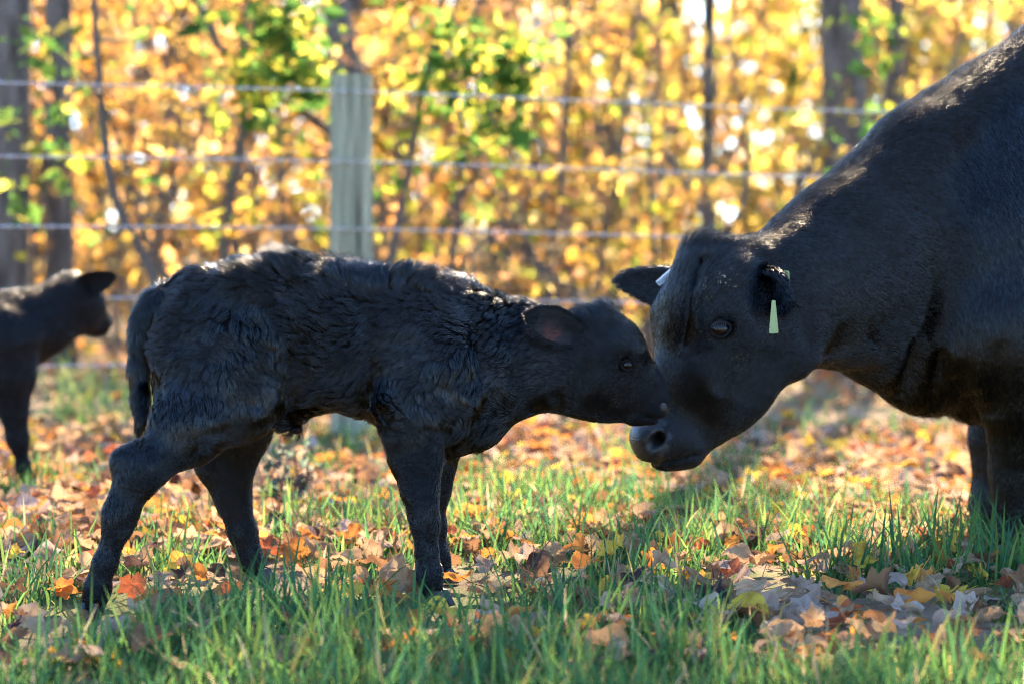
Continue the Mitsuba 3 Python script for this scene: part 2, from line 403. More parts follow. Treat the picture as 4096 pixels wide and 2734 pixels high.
def hoof_mesh(top, bottom, r, fwd):
    """A cloven hoof: two claws side by side (y), toe towards fwd."""
    out = []
    top, bottom, fwd = np.asarray(top, float), np.asarray(bottom, float), nrm(np.asarray(fwd, float))
    side = nrm(np.cross(fwd, [0, 0, 1.0]))
    for sgn in (-1, 1):
        o = side * sgn * r * 0.48
        ring = []
        for h, k, push in ((0, 0.86, 0.0), (0.5, 0.98, 0.16), (0.9, 1.08, 0.3), (1, 1.0, 0.3)):
            c = top + (bottom - top) * h + o + fwd * push * r
            th = np.linspace(0, 2 * np.pi, 14, endpoint=False)
            ring.append(c + fwd * (np.cos(th) * r * k * (1.0 + 0.25 * (np.cos(th) > 0)))[:, None] + side * (np.sin(th) * r * 0.5 * k)[:, None])
        v = np.vstack(ring + [ring[0].mean(0), ring[-1].mean(0)])
        f = []
        for i in range(3):
            for j in range(14):
                a, b = i * 14 + j, i * 14 + (j + 1) % 14
                f += [[a, b, b + 14], [a, b + 14, a + 14]]
        f += [[(j + 1) % 14, j, 56] for j in range(14)] + [[42 + j, 42 + (j + 1) % 14, 57] for j in range(14)]
        out.append((v, np.array(f)))
    v, f = join(out)
    m = trimesh.Trimesh(v, f, process=False); trimesh.repair.fix_normals(m, multibody=True)
    return m

# ================================================================== the newborn calf
BACK, DOWN = (-1, 0, -0.55), (0, 0, -1)
CALF = [  # A, ra, B, rb, width ratio, blend, lie of the coat, hair length, lift
    ((-0.5552,4.615,0.4975), 0.1221, (-0.501,4.62,0.4989), 0.1322, .70, .03, (-.6,0,-.8), 0.0161, 0.34),
    ((-0.501,4.62,0.4989), 0.1322, (-0.4087,4.625,0.5021), 0.1347, .74, .04, (-.5,0,-.9), 0.0186, 0.41),
    ((-0.4087,4.625,0.5021), 0.1347, (-0.3247,4.63,0.4985), 0.1282, .76, .04, (-.6,0,-.8), 0.0186, 0.41),
    ((-0.3247,4.63,0.4985), 0.1282, (-0.2408,4.64,0.4811), 0.1285, .72, .04, (-.8,0,-.7), 0.0174, 0.38),
    ((-0.2408,4.64,0.4811), 0.1285, (-0.1564,4.645,0.4622), 0.1404, .66, .04, BACK, 0.0149, 0.30),
    ((-0.1564,4.645,0.4622), 0.1404, (-0.09718,4.65,0.4347), 0.1373, .62, .04, BACK, 0.0149, 0.30),
    # rump and tail head
    ((-0.6684,4.615,0.5716), 0.02515, (-0.6094,4.615,0.58), 0.0503, .9, .04, (-.7,0,-.7), 0.0149, 0.38),
    ((-0.6249,4.57,0.4895), 0.06246, (-0.6115,4.56,0.415), 0.07479, .75, .05, DOWN, 0.0124, 0.26),
    # hips, shoulder blades and withers
    ((-0.5151,4.6,0.6039), 0.03521, (-0.4648,4.6,0.6089), 0.03521, 1.5, .05, (-.5,0,-.6), 0.0186, 0.52),
    ((-0.1798,4.6,0.5804), 0.0461, (-0.1449,4.55,0.4322), 0.07048, .5, .05, BACK, 0.0136, 0.26),
    ((-0.1449,4.55,0.4322), 0.07296, (-0.174,4.545,0.3494), 0.07288, .55, .05, (-.4,0,-1), 0.0136, 0.26),
    ((-0.1507,4.73,0.4213), 0.07585, (-0.1641,4.74,0.334), 0.0691, .55, .05, (-.4,0,-1), 0.0136, 0.26),
    ((-0.08444,4.645,0.3415), 0.05502, (-0.1142,4.645,0.3202), 0.04655, 1.0, .05, (-.3,0,-1), .030, .6),
    # neck
    ((-0.09715,4.65,0.4687), 0.1271, (0.01317,4.655,0.4625), 0.09501, .62, .05, BACK, 0.0136, 0.30),
    ((0.01317,4.655,0.4625), 0.09501, (0.1067,4.66,0.4494), 0.08322, .62, .04, BACK, 0.0099, 0.22),
    # head
    ((0.179,4.66,0.475), 0.06624, (0.1492,4.66,0.4767), 0.06793, .80, .03, (-.5,0,.5), 0.0105, 0.41),
    ((0.1365,4.66,0.4239), 0.07813, (0.1748,4.66,0.4085), 0.06963, .66, .03, (-1,0,-.1), 0.0060, 0.09),
    ((0.1875,4.66,0.4724), 0.06624, (0.2472,4.66,0.4043), 0.04246, .74, .03, (-.8,0,.5), 0.0053, 0.09),
    ((0.2472,4.66,0.4043), 0.04246, (0.2719,4.66,0.3744), 0.03567, .82, .02, (-.8,0,.5), 0.0030, 0.11),
    ((0.1748,4.66,0.4085), 0.07303, (0.243,4.66,0.3591), 0.03227, .70, .02, (-1,0,.1), 0.0045, 0.08),
    ((0.2447,4.66,0.3514), 0.02378, (0.272,4.66,0.3403), 0.01359, 1.1, .008, (-1,0,.1), 0.0023, 0.11),
    ((0.277,4.66,0.3702), 0.02802, (0.2771,4.66,0.3591), 0.02632, 1.0, .012, (-.8,0,.5), .0, .1),
    ((0.2048,4.61,0.475), 0.02184, (0.232,4.615,0.4688), 0.01848, .8, .03, (-.8,0,.6), 0.0045, 0.15),
    # near hind leg
    ((-0.5613,4.56,0.4566), 0.09805, (-0.5426,4.54,0.3955), 0.08935, .5, .05, (-.2,0,-1), 0.0124, 0.26),
    ((-0.5426,4.54,0.3955), 0.08935, (-0.6163,4.5,0.3323), 0.06068, .55, .04, (-.5,0,-.8), 0.0112, 0.22),
    ((-0.6163,4.5,0.3323), 0.06068, (-0.6944,4.47,0.2651), 0.0391, .6, .04, (-.6,0,-.7), 0.0112, 0.26),
    ((-0.7001,4.47,0.2701), 0.04236, (-0.7286,4.47,0.2815), 0.02118, .7, .03, (-.6,0,-.2), 0.0136, 0.34),
    ((-0.6969,4.47,0.2586), 0.03747, (-0.7335,4.46,0.176), 0.02519, .75, .03, (-.25,0,-1), 0.0099, 0.22),
    ((-0.7335,4.46,0.176), 0.02519, (-0.7619,4.45,0.08712), 0.01946, .85, .03, (-.3,0,-1), 0.0099, 0.22),
    ((-0.7619,4.45,0.08712), 0.01946, (-0.7753,4.45,0.03955), 0.02108, .95, .02, (-.3,0,-1), 0.0097, 0.22),
    ((-0.7753,4.45,0.03955), 0.02108, (-0.7837,4.45,0.009179), 0.02189, 1.0, .02, (-.3,0,-1), 0.0060, 0.15),
    # far hind leg
    ((-0.5469,4.72,0.3874), 0.08601, (-0.5563,4.76,0.3106), 0.06766, .6, .05, DOWN, 0.0105, 0.19),
    ((-0.5563,4.76,0.3106), 0.06766, (-0.5691,4.77,0.2442), 0.04607, .6, .04, DOWN, 0.0090, 0.19),
    ((-0.5691,4.77,0.2442), 0.04607, (-0.6005,4.77,0.2459), 0.02608, .7, .03, DOWN, 0.0090, 0.19),
    ((-0.5726,4.77,0.2407), 0.04346, (-0.5593,4.78,0.173), 0.03136, .75, .03, DOWN, 0.0090, 0.19),
    ((-0.5593,4.78,0.173), 0.03136, (-0.5413,4.78,0.1027), 0.02352, .85, .03, DOWN, 0.0090, 0.19),
    ((-0.5413,4.78,0.1027), 0.02352, (-0.5276,4.78,0.05428), 0.02178, .95, .02, DOWN, 0.0090, 0.22),
    ((-0.5276,4.78,0.05428), 0.02178, (-0.5155,4.78,0.02522), 0.02352, 1.0, .02, DOWN, 0.0060, 0.15),
    # near foreleg
    ((-0.1765,4.545,0.3452), 0.07288, (-0.1847,4.54,0.279), 0.03806, .6, .05, (-.3,0,-1), 0.0136, 0.30),
    ((-0.1847,4.54,0.279), 0.03806, (-0.1747,4.535,0.2087), 0.02645, .75, .04, (-.3,0,-1), 0.0124, 0.30),
    ((-0.1747,4.535,0.2087), 0.02645, (-0.1654,4.53,0.1552), 0.02064, .9, .03, (-.25,0,-1), 0.0099, 0.26),
    ((-0.1654,4.53,0.1552), 0.02064, (-0.1622,4.53,0.101), 0.01651, .95, .03, (-.2,0,-1), 0.0105, 0.22),
    ((-0.1622,4.53,0.101), 0.01651, (-0.1565,4.53,0.05509), 0.02064, 1.0, .02, (-.2,0,-1), 0.0090, 0.22),
    ((-0.1565,4.53,0.05509), 0.02064, (-0.1499,4.53,0.02168), 0.02064, 1.0, .02, DOWN, 0.0060, 0.15),
    # far foreleg
    ((-0.1641,4.74,0.3253), 0.06737, (-0.1646,4.75,0.2548), 0.04155, .6, .05, DOWN, 0.0105, 0.19),
    ((-0.1646,4.75,0.2548), 0.04155, (-0.1579,4.755,0.1889), 0.02599, .8, .04, DOWN, 0.0090, 0.19),
    ((-0.1579,4.755,0.1889), 0.02599, (-0.1564,4.76,0.1183), 0.01822, .9, .03, DOWN, 0.0075, 0.19),
    ((-0.1564,4.76,0.1183), 0.01822, (-0.1495,4.76,0.0614), 0.01822, 1.0, .03, DOWN, 0.0075, 0.19),
    ((-0.1495,4.76,0.0614), 0.01822, (-0.1409,4.76,0.02808), 0.01822, 1.0, .02, DOWN, 0.0060, 0.15),
    ((0.1508,4.66,0.5362), 0.01359, (0.1848,4.66,0.5413), 0.01189, 1.6, .03, (.3,0,1), .024, .9),
    # sheath
    ((-0.4585,4.61,0.3569), 0.0252, (-0.4233,4.61,0.3375), 0.0168, .9, .04, (.1,0,-1), .024, .5),
]
CALF_CUTS = [
    ((0.2999,4.632,0.3646), 0.006706, (0.2928,4.64,0.3691), 0.006706, 1.0, .004),
    ((0.3036,4.688,0.3604), 0.006706, (0.2953,4.68,0.3661), 0.006706, 1.0, .004),
    ((0.2221,4.6,0.4494), 0.01593, (0.2223,4.606,0.4491), 0.01509, 1.0, .008),
    ((0.2279,4.72,0.4427), 0.01593, (0.2276,4.714,0.443), 0.01509, 1.0, .008),
]
CALF_CREASES = [
    ((0.3072,4.6,0.3349), (0.2517,4.6,0.3492), .0032, .007, 4.5, 4.8), ((0.2517,4.6,0.3492), (0.2231,4.6,0.3551), .0032, .004, 4.5, 4.8),
    ((0.2331,4.6,0.4124), (0.265,4.6,0.3913), .003, .003, 4.5, 4.8), ((0.2297,4.6,0.4014), (0.2583,4.6,0.3787), .003, .003, 4.5, 4.8), ((0.2414,4.6,0.4225), (0.27,4.6,0.4023), .003, .0025, 4.5, 4.8),
    ((0.2061,4.6,0.4671), (0.2355,4.6,0.4645), .004, .003, 4.5, 4.8), ((0.1852,4.6,0.3913), (0.1389,4.6,0.446), .012, .004, 4.5, 4.8),
    ((0.0172,4.6,0.5301), (-0.00378,4.6,0.3956), .016, .010, 4.4, 4.9), ((-0.0541,4.6,0.5468), (-0.07517,4.6,0.4124), .020, .012, 4.4, 4.9), ((-0.2637,4.6,0.5636), (-0.2768,4.6,0.3703), .022, .010, 4.4, 4.9),
    ((-0.1214,4.6,0.3619), (-0.1299,4.6,0.2776), .014, .010, 4.4, 4.9), ((-0.4652,4.6,0.5133), (-0.4911,4.6,0.3703), .028, .012, 4.4, 4.9), ((-0.5823,4.6,0.572), (-0.6248,4.6,0.4797), .020, .010, 4.4, 4.9),
    ((-0.3977,4.6,0.6139), (-0.4068,4.6,0.4292), .020, .006, 4.4, 4.9), ((-0.339,4.6,0.6139), (-0.3439,4.6,0.4292), .020, .006, 4.4, 4.9), ((-0.6946,4.5,0.3117), (-0.6696,4.5,0.3529), .012, .008, 4.3, 4.7),
]
lin = lambda a, b, h: np.arange(a, b + h, h)
def two_step(a, b, c, h0, h1): return np.unique(np.r_[np.arange(a, b, h0), np.arange(b, c, h1)])
calf = thing('calf', 'newborn black calf with a damp curly coat standing nose to nose with the cow', 'calf')
calf_axes = (two_step(-.86, .10, .34, .006, .0035), lin(4.36, 4.90, .005), lin(-.02, .74, .005))
calf_mesh = body(CALF, CALF_CUTS, calf_axes, ripple=.014, seed=3, creases=CALF_CREASES, lumps=.016)
add(calf + '__body', calf_mesh, 'hide', smooth=True)

tail_line = spline([(-0.6578,4.612,0.5843), (-0.6956,4.6,0.5594), (-0.7137,4.59,0.5095), (-0.716,4.585,0.4385), (-0.7131,4.585,0.3714), (-0.7185,4.585,0.3252)], 24)
tail_r = np.interp(np.linspace(0, 1, 24), [0, .2, .45, .8, 1], [.026, .022, .018, .014, .004])
tail_mesh = trimesh.Trimesh(*tube(tail_line, tail_r, 12), process=False); trimesh.repair.fix_normals(tail_mesh)
add(calf + '__tail', tail_mesh, 'hide', smooth=True)

def facing(k): return lambda c, n: np.clip(0.25 + 0.75 * (-n[:, 1] * 1.0 + 0.35), 0.12, 1.0) * k(c, n)
one = lambda c, n: 1.0
no_nose = lambda c, n: (c[:, 0] < 0.285 - np.clip(.385 - c[:, 2], 0, .05)) * (np.linalg.norm((c - (0.2225,4.61,0.4488)) * [1, .5, 1.2], axis=1) > 0.0145)

N_CALF = 150000
p, n = scatter(calf_mesh, N_CALF, facing(no_nose), 11)
fl, le, li = guide(CALF, p)
top = np.clip((n[:, 2] - 0.35) / 0.5, 0, 1) * (p[:, 0] < 0.12) * (p[:, 2] > 0.5)
le = le * (1 + 0.30 * top); li = li * (1 + 0.5 * top)
keep = le > 0.001
patch = meshkit.fbm(p * 12 + 3, 2, 91)      # locks that lie flat beside locks that stand off
flat = np.clip((patch - .36) / .26, 0, 1)
body_hair = np.clip((le - .006) / .005, 0, 1)
li = li * (1 + body_hair * (.12 + 1.8 * flat - 1)); le = le * (1 + body_hair * .25)
le = le * np.interp(p[:, 2], [.24, .36], [.5, 1]); li = li * np.interp(p[:, 2], [.24, .36], [.7, 1])
add(calf + '__coat', strands('calf_coat', p[keep], n[keep], fl[keep], le[keep], li[keep], 'hair', r0=.00045, swirl=1.9, swirl_scale=8, curl=.45, clump=.52, clump_size=.017, heads=.022, seed=5, jitter=.06), None, kind='stuff')
p, n = scatter(tail_mesh, 9000, one, 12)
fl = np.tile((0.0, 0, -1.0), (len(p), 1))
add(calf + '__tail__coat', strands('calf_tail_coat', p, n, fl, np.full(len(p), .022), np.full(len(p), .35), 'hair', r0=.00045, swirl=.9, swirl_scale=20, curl=.4, clump=.25, seed=6), None, kind='stuff')

ear_base, ear_tip, ear_face = np.array((0.1493,4.61,0.4977)), np.array((0.02453,4.56,0.5491)), np.array((.25, -1, -.05))
ear, lining = ear_mesh(ear_base, ear_tip, 0.07345, ear_face, .016)
k = add(calf + '__ear', ear, 'hide', smooth=True)
hp = np.asarray(lining[0]); hp = hp[np.random.default_rng(4).integers(0, len(hp), 700)] + np.random.default_rng(5).normal(0, .003, (700, 3)) * [1, .1, 1]
add(k + '__inner_hair', strands('calf_inner_ear_hair', hp, np.tile(nrm(ear_face), (700, 1)), np.tile(nrm(ear_tip - ear_base) + [0, 0, -.5], (700, 1)), np.full(700, .018), np.full(700, .2), 'hair', r0=.0004, swirl=.3, seed=8), None, kind='stuff')
add(k + '__inner_ear', lining, 'inner_ear', 'brown lining of the ear with a reddish hollow', smooth=True)
p, n = scatter(ear, 9000, one, 13)
q = p[(n @ nrm(ear_face)) < .35]; n = n[(n @ nrm(ear_face)) < .35]; p = q
fl = nrm(np.tile(ear_tip - ear_base, (len(p), 1))) + [0, 0, -.15]
add(k + '__fringe', strands('calf_ear_coat', p, n, fl, np.full(len(p), .010), np.full(len(p), .22), 'hair', r0=.0004, swirl=.3, seed=7), None, kind='stuff')
ear, lining = ear_mesh((0.1463,4.705,0.4891), (0.06608,4.8,0.5267), 0.07544, (.3, 1, .1), .018)
add(calf + '__ear', ear, 'hide', smooth=True)
for y, s in ((4.613, -1), (4.707, 1)):
    c = np.array((0.2225,4.61,0.4488)); c[1] = y
    k = add(calf + '__eye', blob(c, .0128, (1, .95, .95)), 'eye_ball', smooth=True)
    add(k + '__eyelid', lid_ring(c + [0, s * .0098, 0], (.3, s, .05), (1, 0, -.15), .0128, .0098, .0024), 'eye_lid', smooth=True)
for y in (4.642, 4.678):
    c = np.array((0.2945,4.64,0.3631)); c[1] = y
    add(calf + '__nostril', blob(c, .0036, (1, .8, 1.3), 2), 'pink_skin', smooth=True)
add(calf + '__nose_pad', blob((0.2864,4.66,0.3659), 0.02378, (.9, 1.02, 1.05), 3), 'wet_nose', smooth=True)
add(calf + '__navel', blob((-0.4178,4.605,0.3235), .010, (1.3, 1, .8), 2), 'pink_skin', 'reddish brown navel under the belly hair', smooth=True)
for tp, bt, r, fw in (((-0.7837,4.45,0.01493), (-0.7888,4.45,-0.01628), 0.02189, (-.1, -.35, 0)), ((-0.5119,4.78,0.03227), (-0.5051,4.78,0.0005529), 0.02178, (1, -.2, 0)),
                      ((-0.1482,4.53,0.02586), (-0.1433,4.53,-0.007564), 0.02229, (1, -.6, 0)), ((-0.14,4.76,0.03334), (-0.133,4.76,0.005268), 0.01822, (1, -.2, 0))):
    add(calf + '__hoof', hoof_mesh(tp, bt, r, fw), 'horn', smooth=40)

# ================================================================== the cow
CB = (.9, 0, -.35)       # on the body the coat lies towards the tail, which is to the right
COW = [
    # head
    ((0.4141,4.88,0.5637), 0.0996, (0.4364,4.88,0.537), 0.0996, .85, .05, (.4,0,.7), 0.0232, .35),
    ((0.3913,4.91,0.6362), 0.04197, (0.4583,4.88,0.6171), 0.04269, 1.2, .04, (.4,-.2,.3), 0.0522, .75),
    ((0.3768,4.86,0.6086), 0.03543, (0.3572,4.83,0.5035), 0.03169, .8, .04, (.15,0,.9), 0.0261, .4),
    ((0.4518,4.81,0.6096), 0.03155, (0.4069,4.795,0.5662), 0.03149, .8, .04, (.5,0,.4), 0.0203, .4),
    ((0.3923,4.775,0.5276), 0.01916, (0.4398,4.772,0.5347), 0.01742, .9, .035, (.5,0,.4), 0.0072, .2),
    ((0.4504,4.79,0.4965), 0.04373, (0.3895,4.79,0.4352), 0.03849, .7, .05, (.6,0,.3), 0.0096, .15),
    ((0.3574,4.93,0.5218), 0.06828, (0.3685,4.92,0.4638), 0.07173, .8, .05, (.2,0,.7), 0.0120, .3),
    ((0.3947,4.805,0.5353), 0.05423, (0.4248,4.8,0.553), 0.05073, .7, .04, (.5,0,.5), 0.0120, .25),
    ((0.4925,4.86,0.4756), 0.1063, (0.4295,4.845,0.3833), 0.0777, .62, .05, (.6,0,.3), 0.0120, .2),
    ((0.4135,4.87,0.4974), 0.1109, (0.3605,4.845,0.3745), 0.0777, .72, .05, (.25,0,1), 0.0096, .2),
    ((0.3605,4.845,0.3745), 0.07416, (0.3193,4.82,0.3029), 0.04831, .95, .05, (.3,0,1), 0.0084, .2),
    ((0.4339,4.845,0.3878), 0.07593, (0.3725,4.825,0.3008), 0.03869, .66, .05, (.7,0,.7), 0.0096, .2),
    ((0.2897,4.81,0.2932), 0.0412, (0.3322,4.815,0.2839), 0.04475, 1.3, .035, (.5,0,.7), 0.0048, .1),
    ((0.2698,4.8,0.2914), 0.02449, (0.2777,4.8,0.2641), 0.02012, 1.7, .03, (.5,0,.7), .0, .1),
    ((0.2862,4.81,0.2809), 0.03331, (0.2967,4.81,0.2756), 0.03506, 1.45, .03, (.5,0,.7), .004, 0.06),
    ((0.3538,4.82,0.2605), 0.03162, (0.3115,4.82,0.2508), 0.02459, 1.4, .020, (.8,0,.3), 0.0060, .1),
    # neck
    ((0.5498,4.9,0.5542), 0.1339, (0.7121,5.04,0.6086), 0.1763, .62, .06, CB, 0.0188, .22),
    ((0.7121,5.04,0.6086), 0.1763, (0.8903,5.17,0.6437), 0.2525, .56, .06, CB, 0.0217, .22),
    ((0.8903,5.17,0.6437), 0.2525, (1.076,5.3,0.6807), 0.3332, .56, .08, (.6,0,-.7), 0.0232, .22),
    ((0.5472,4.92,0.6325), 0.04483, (0.8791,5.17,0.8729), 0.06218, .9, .08, (.7,0,.35), 0.0377, .5),
    ((0.879,5.17,0.8794), 0.06783, (1.192,5.36,1.08), 0.08791, .9, .08, (.7,0,.25), 0.0348, .5),
    # dewlap and brisket
    ((0.7589,5.1,0.4455), 0.03717, (0.8813,5.16,0.3858), 0.0489, .6, .07, (.4,0,-.8), 0.0232, .25),
    ((0.8813,5.16,0.3858), 0.0489, (1.012,5.25,0.3466), 0.0574, .8, .07, (.4,0,-.8), 0.0261, .3),
    # chest, barrel and rump
    ((1.076,5.3,0.6807), 0.3332, (1.293,5.36,0.6911), 0.4298, .68, .08, (.4,0,-.9), 0.0203, .2),
    ((1.42,5.38,.66), .43, (2.1,5.46,.68), .43, .82, .1, CB, 0.0203, .2),
    ((2.1,5.46,.68), .43, (2.55,5.5,.74), .38, .80, .1, CB, 0.0203, .2),
    # shoulder
    ((1.092,5.2,0.9228), 0.08055, (1.02,5.09,0.678), 0.1252, .55, .05, (.25,0,-1), 0.0203, .2),
    ((1.02,5.09,0.678), 0.1252, (1.066,5.06,0.4938), 0.1383, .6, .06, (.25,0,-1), 0.0203, .2),
    ((1.066,5.06,0.4938), 0.1383, (1.135,5.09,0.3436), 0.1206, .65, .06, (.1,0,-1), 0.0188, .2),
    # near foreleg
    ((1.135,5.09,0.3436), 0.1132, (1.125,5.12,0.2289), 0.08211, .75, .05, DOWN, 0.0132, .2),
    ((1.125,5.12,0.2289), 0.08211, (1.118,5.13,0.1621), 0.07105, .85, .05, DOWN, 0.0120, .2),
    ((1.118,5.13,0.1621), 0.07105, (1.121,5.14,0.08544), 0.06557, .9, .05, DOWN, 0.0120, .2),
    ((1.121,5.14,0.08544), 0.06557, (1.108,5.14,0.03343), 0.07119, 1., .04, DOWN, 0.0108, .2),
    # far foreleg
    ((1.171,5.5,0.3344), 0.1102, (1.137,5.52,0.232), 0.0684, .75, .05, DOWN, 0.0120, .2),
    ((1.137,5.52,0.232), 0.0684, (1.142,5.53,0.1449), 0.05643, .9, .05, DOWN, 0.0120, .2),
    ((1.142,5.53,0.1449), 0.05643, (1.129,5.53,0.07887), 0.05643, .95, .05, DOWN, 0.0120, .2),
    ((1.129,5.53,0.07887), 0.05643, (1.109,5.53,0.02295), 0.05744, 1., .04, DOWN, 0.0120, .2),
    # hind legs, beyond the frame
    ((2.62,5.30,.72), .24, (2.66,5.28,.48), .12, .6, .1, DOWN, 0.0144, .2),
    ((2.66,5.28,.48), .11, (2.72,5.28,.08), .055, .8, .05, DOWN, 0.0144, .2),
    ((2.62,5.70,.72), .24, (2.60,5.72,.48), .12, .6, .1, DOWN, 0.0144, .2),
    ((2.60,5.72,.48), .11, (2.64,5.72,.08), .055, .8, .05, DOWN, 0.0144, .2),
]
COW_CUTS = [
    ((0.2674,4.742,0.2721), 0.007774, (0.2926,4.744,0.3006), 0.01209, 1.1, .007),
    ((0.2814,4.745,0.2875), 0.01123, (0.3039,4.785,0.2989), 0.009501, 1.1, .008),
    ((0.2447,4.86,0.2862), 0.01204, (0.258,4.86,0.2907), 0.01555, 1.2, .012),
    ((0.413,4.742,0.5116), 0.02597, (0.4137,4.75,0.5112), 0.02424, .8, .012),

]
COW_CREASES = [
    ((0.233,4.8,0.2412), (0.2901,4.8,0.2395), .0045, .010, 4.6, 5.1), ((0.2901,4.8,0.2395), (0.3787,4.8,0.2606), .0045, .010, 4.6, 5.1),
    # furrow beside the brow, wrinkles over the eye, crease behind the jaw
    ((0.3817,4.79,0.6449), (0.3541,4.79,0.5664), .009, .012, 4.6, 4.86), ((0.3592,4.79,0.5839), (0.3422,4.79,0.4615), .009, .012, 4.6, 4.86),
    ((0.4063,4.79,0.597), (0.3629,4.79,0.5402), .005, .004, 4.6, 4.86), ((0.45,4.79,0.5926), (0.3803,4.79,0.5577), .005, .0035, 4.6, 4.86), ((0.3918,4.77,0.5478), (0.4439,4.77,0.5496), .005, .002, 4.6, 4.86),
    ((0.3877,4.77,0.4712), (0.353,4.77,0.4451), .006, .004, 4.6, 4.86), ((0.4486,4.77,0.4799), (0.4055,4.77,0.3753), .018, .009, 4.6, 4.86), ((0.5096,4.77,0.4712), (0.4491,4.77,0.3578), .020, .006, 4.6, 4.86),
    ((0.5724,4.79,0.5577), (0.5881,4.8,0.4697), .014, .006, 4.6, 4.95), ((0.5202,4.79,0.5227), (0.5471,4.8,0.5923), .012, .008, 4.6, 4.95),
    # folds of the neck and dewlap, and the hollow before the shoulder
    ((0.8223,5,0.3501), (0.844,5,0.4963), .016, .009, 4.8, 5.3), ((0.891,5,0.3226), (0.9034,5,0.4781), .015, .009, 4.8, 5.3), ((0.9414,5,0.3089), (0.9466,5,0.4415), .014, .008, 4.8, 5.3),
    ((0.9734,5,0.3043), (0.9772,5,0.3867), .010, .010, 4.8, 5.3), ((0.7439,5,0.4689), (0.8207,5,0.5602), .030, .010, 4.8, 5.2),
    ((0.9595,5.1,0.9187), (0.8969,5,0.7149), .045, .011, 4.7, 5.3), ((0.8969,5,0.7149), (0.9082,5,0.4598), .045, .010, 4.7, 5.3), ((1.014,5.1,0.4921), (1.019,5,0.3135), .024, .010, 4.7, 5.3),
]
cow = thing('cow', 'large black cow lowering her head to nuzzle the newborn calf', 'cow')
cow_axes = (np.unique(np.r_[np.arange(.18, .72, .0045), np.arange(.72, 1.3, .009), np.arange(1.3, 3.1, .025)]),
            np.unique(np.r_[np.arange(4.62, 5.02, .006), np.arange(5.02, 5.95, .011)]),
            np.unique(np.r_[np.arange(-.02, .18, .009), np.arange(.18, .72, .0055), np.arange(.72, 1.30, .011)]))
cow_mesh = body(COW, COW_CUTS, cow_axes, ripple=.011, seed=9, creases=COW_CREASES)
def skin(m, faces, bsdf):
    """Part of a body's surface as a mesh of its own, with the whole body's normals."""
    used, inv = np.unique(np.asarray(m.faces)[faces].ravel(), return_inverse=True)
    path = meshkit.write_ply((np.asarray(m.vertices)[used], inv.reshape(-1, 3)), False, normals=np.asarray(m.vertex_normals)[used])
    return {'type': 'ply', 'filename': path, 'face_normals': False, 'bsdf': ref(bsdf)}
fc = cow_mesh.triangles_center
pad = np.linalg.norm(fc - (0.2631,4.775,0.2857), axis=1) + .030 * (meshkit.fbm(fc * 70, 3, 5) - .5) < .056
add(cow + '__body', skin(cow_mesh, ~pad, 'cow_hide'), None)
add(cow + '__muzzle', skin(cow_mesh, pad, 'wet_nose'), None, 'bare grey brown muzzle with a wide nostril')
cow_eye = np.array((0.4137,4.75,0.5112)); cow_eye[1] = 4.760
MUZZLE = np.array((0.2631,4.775,0.2857))
bare = lambda c, n: (c[:, 0] < 1.16) * (np.linalg.norm(c - MUZZLE, axis=1) > .060) * (np.linalg.norm((c - cow_eye) * [1, .5, 1.2], axis=1) > 0.023) * (np.clip(1.3 - c[:, 0], .35, 1))
p, n = scatter(cow_mesh, 190000, facing(bare), 21)
fl, le, li = guide(COW, p)
keep = (le > .0015)
add(cow + '__coat', strands('cow_coat', p[keep], n[keep], fl[keep], le[keep], li[keep], 'cow_hair', r0=.00045, swirl=.25, swirl_scale=3.5, curl=.0, clump=.0, seed=22, thin=True, jitter=.045), None, kind='stuff')

# ears with their tags
def ear_coat(key, m, direction, count, length, seed):
    p, n = scatter(m, count, one, seed)
    f = np.tile(nrm(np.asarray(direction, float)) + [0, 0, -.25], (count, 1))
    add(key + '__fringe', strands(key, p, n, f, np.full(count, length), np.full(count, .45), 'cow_hair', r0=.0005, swirl=.4, clump=.5, seed=seed), None, kind='stuff')
b, t = np.array((0.3593,4.96,0.5813)), np.array((0.2296,5.05,0.6066))
far_ear, _ = ear_mesh(b, t, 0.09111, (-.25, -1, -.1), .02, thick=.008, prof=(1, 1, .9, .7, .5, .34, .1))
k = add(cow + '__ear', far_ear, 'cow_hide', 'ear on the far side carrying a small white tag', smooth=True)
ear_coat(k, far_ear, t - b, 7000, .020, 31)
FAR_EAR = k
b2, t2 = np.array((0.4948,4.82,0.6182)), np.array((0.5537,4.75,0.5641))
near_ear, _ = ear_mesh(b2, t2, 0.08222, (-.70, -.62, -.30), .026, thick=.012)
k = add(cow + '__ear', near_ear, 'cow_hide', 'ear on the near side, folded down, with a pale green tag', smooth=True)
ear_coat(k, near_ear, t2 - b2, 9000, .017, 32)
NEAR_EAR = k

def plate(center, xdir, ydir, w, h, t, taper=1.0, bevel=.15):
    x, y = nrm(np.asarray(xdir, float)), np.asarray(ydir, float)
    y = nrm(y - (y @ x) * x); z = np.cross(x, y)
    from shapely.geometry import Polygon
    pg = Polygon([(-w / 2 * taper, h / 2), (w / 2 * taper, h / 2), (w / 2, -h / 2), (-w / 2, -h / 2)]).buffer(-w * bevel).buffer(w * bevel)
    m = trimesh.creation.extrude_polygon(pg, t, engine='earcut')
    v = np.asarray(m.vertices)
    return trimesh.Trimesh(np.asarray(center) + v[:, :1] * x + v[:, 1:2] * y + (v[:, 2:] - t / 2) * z, m.faces, process=False), (x, y, z)

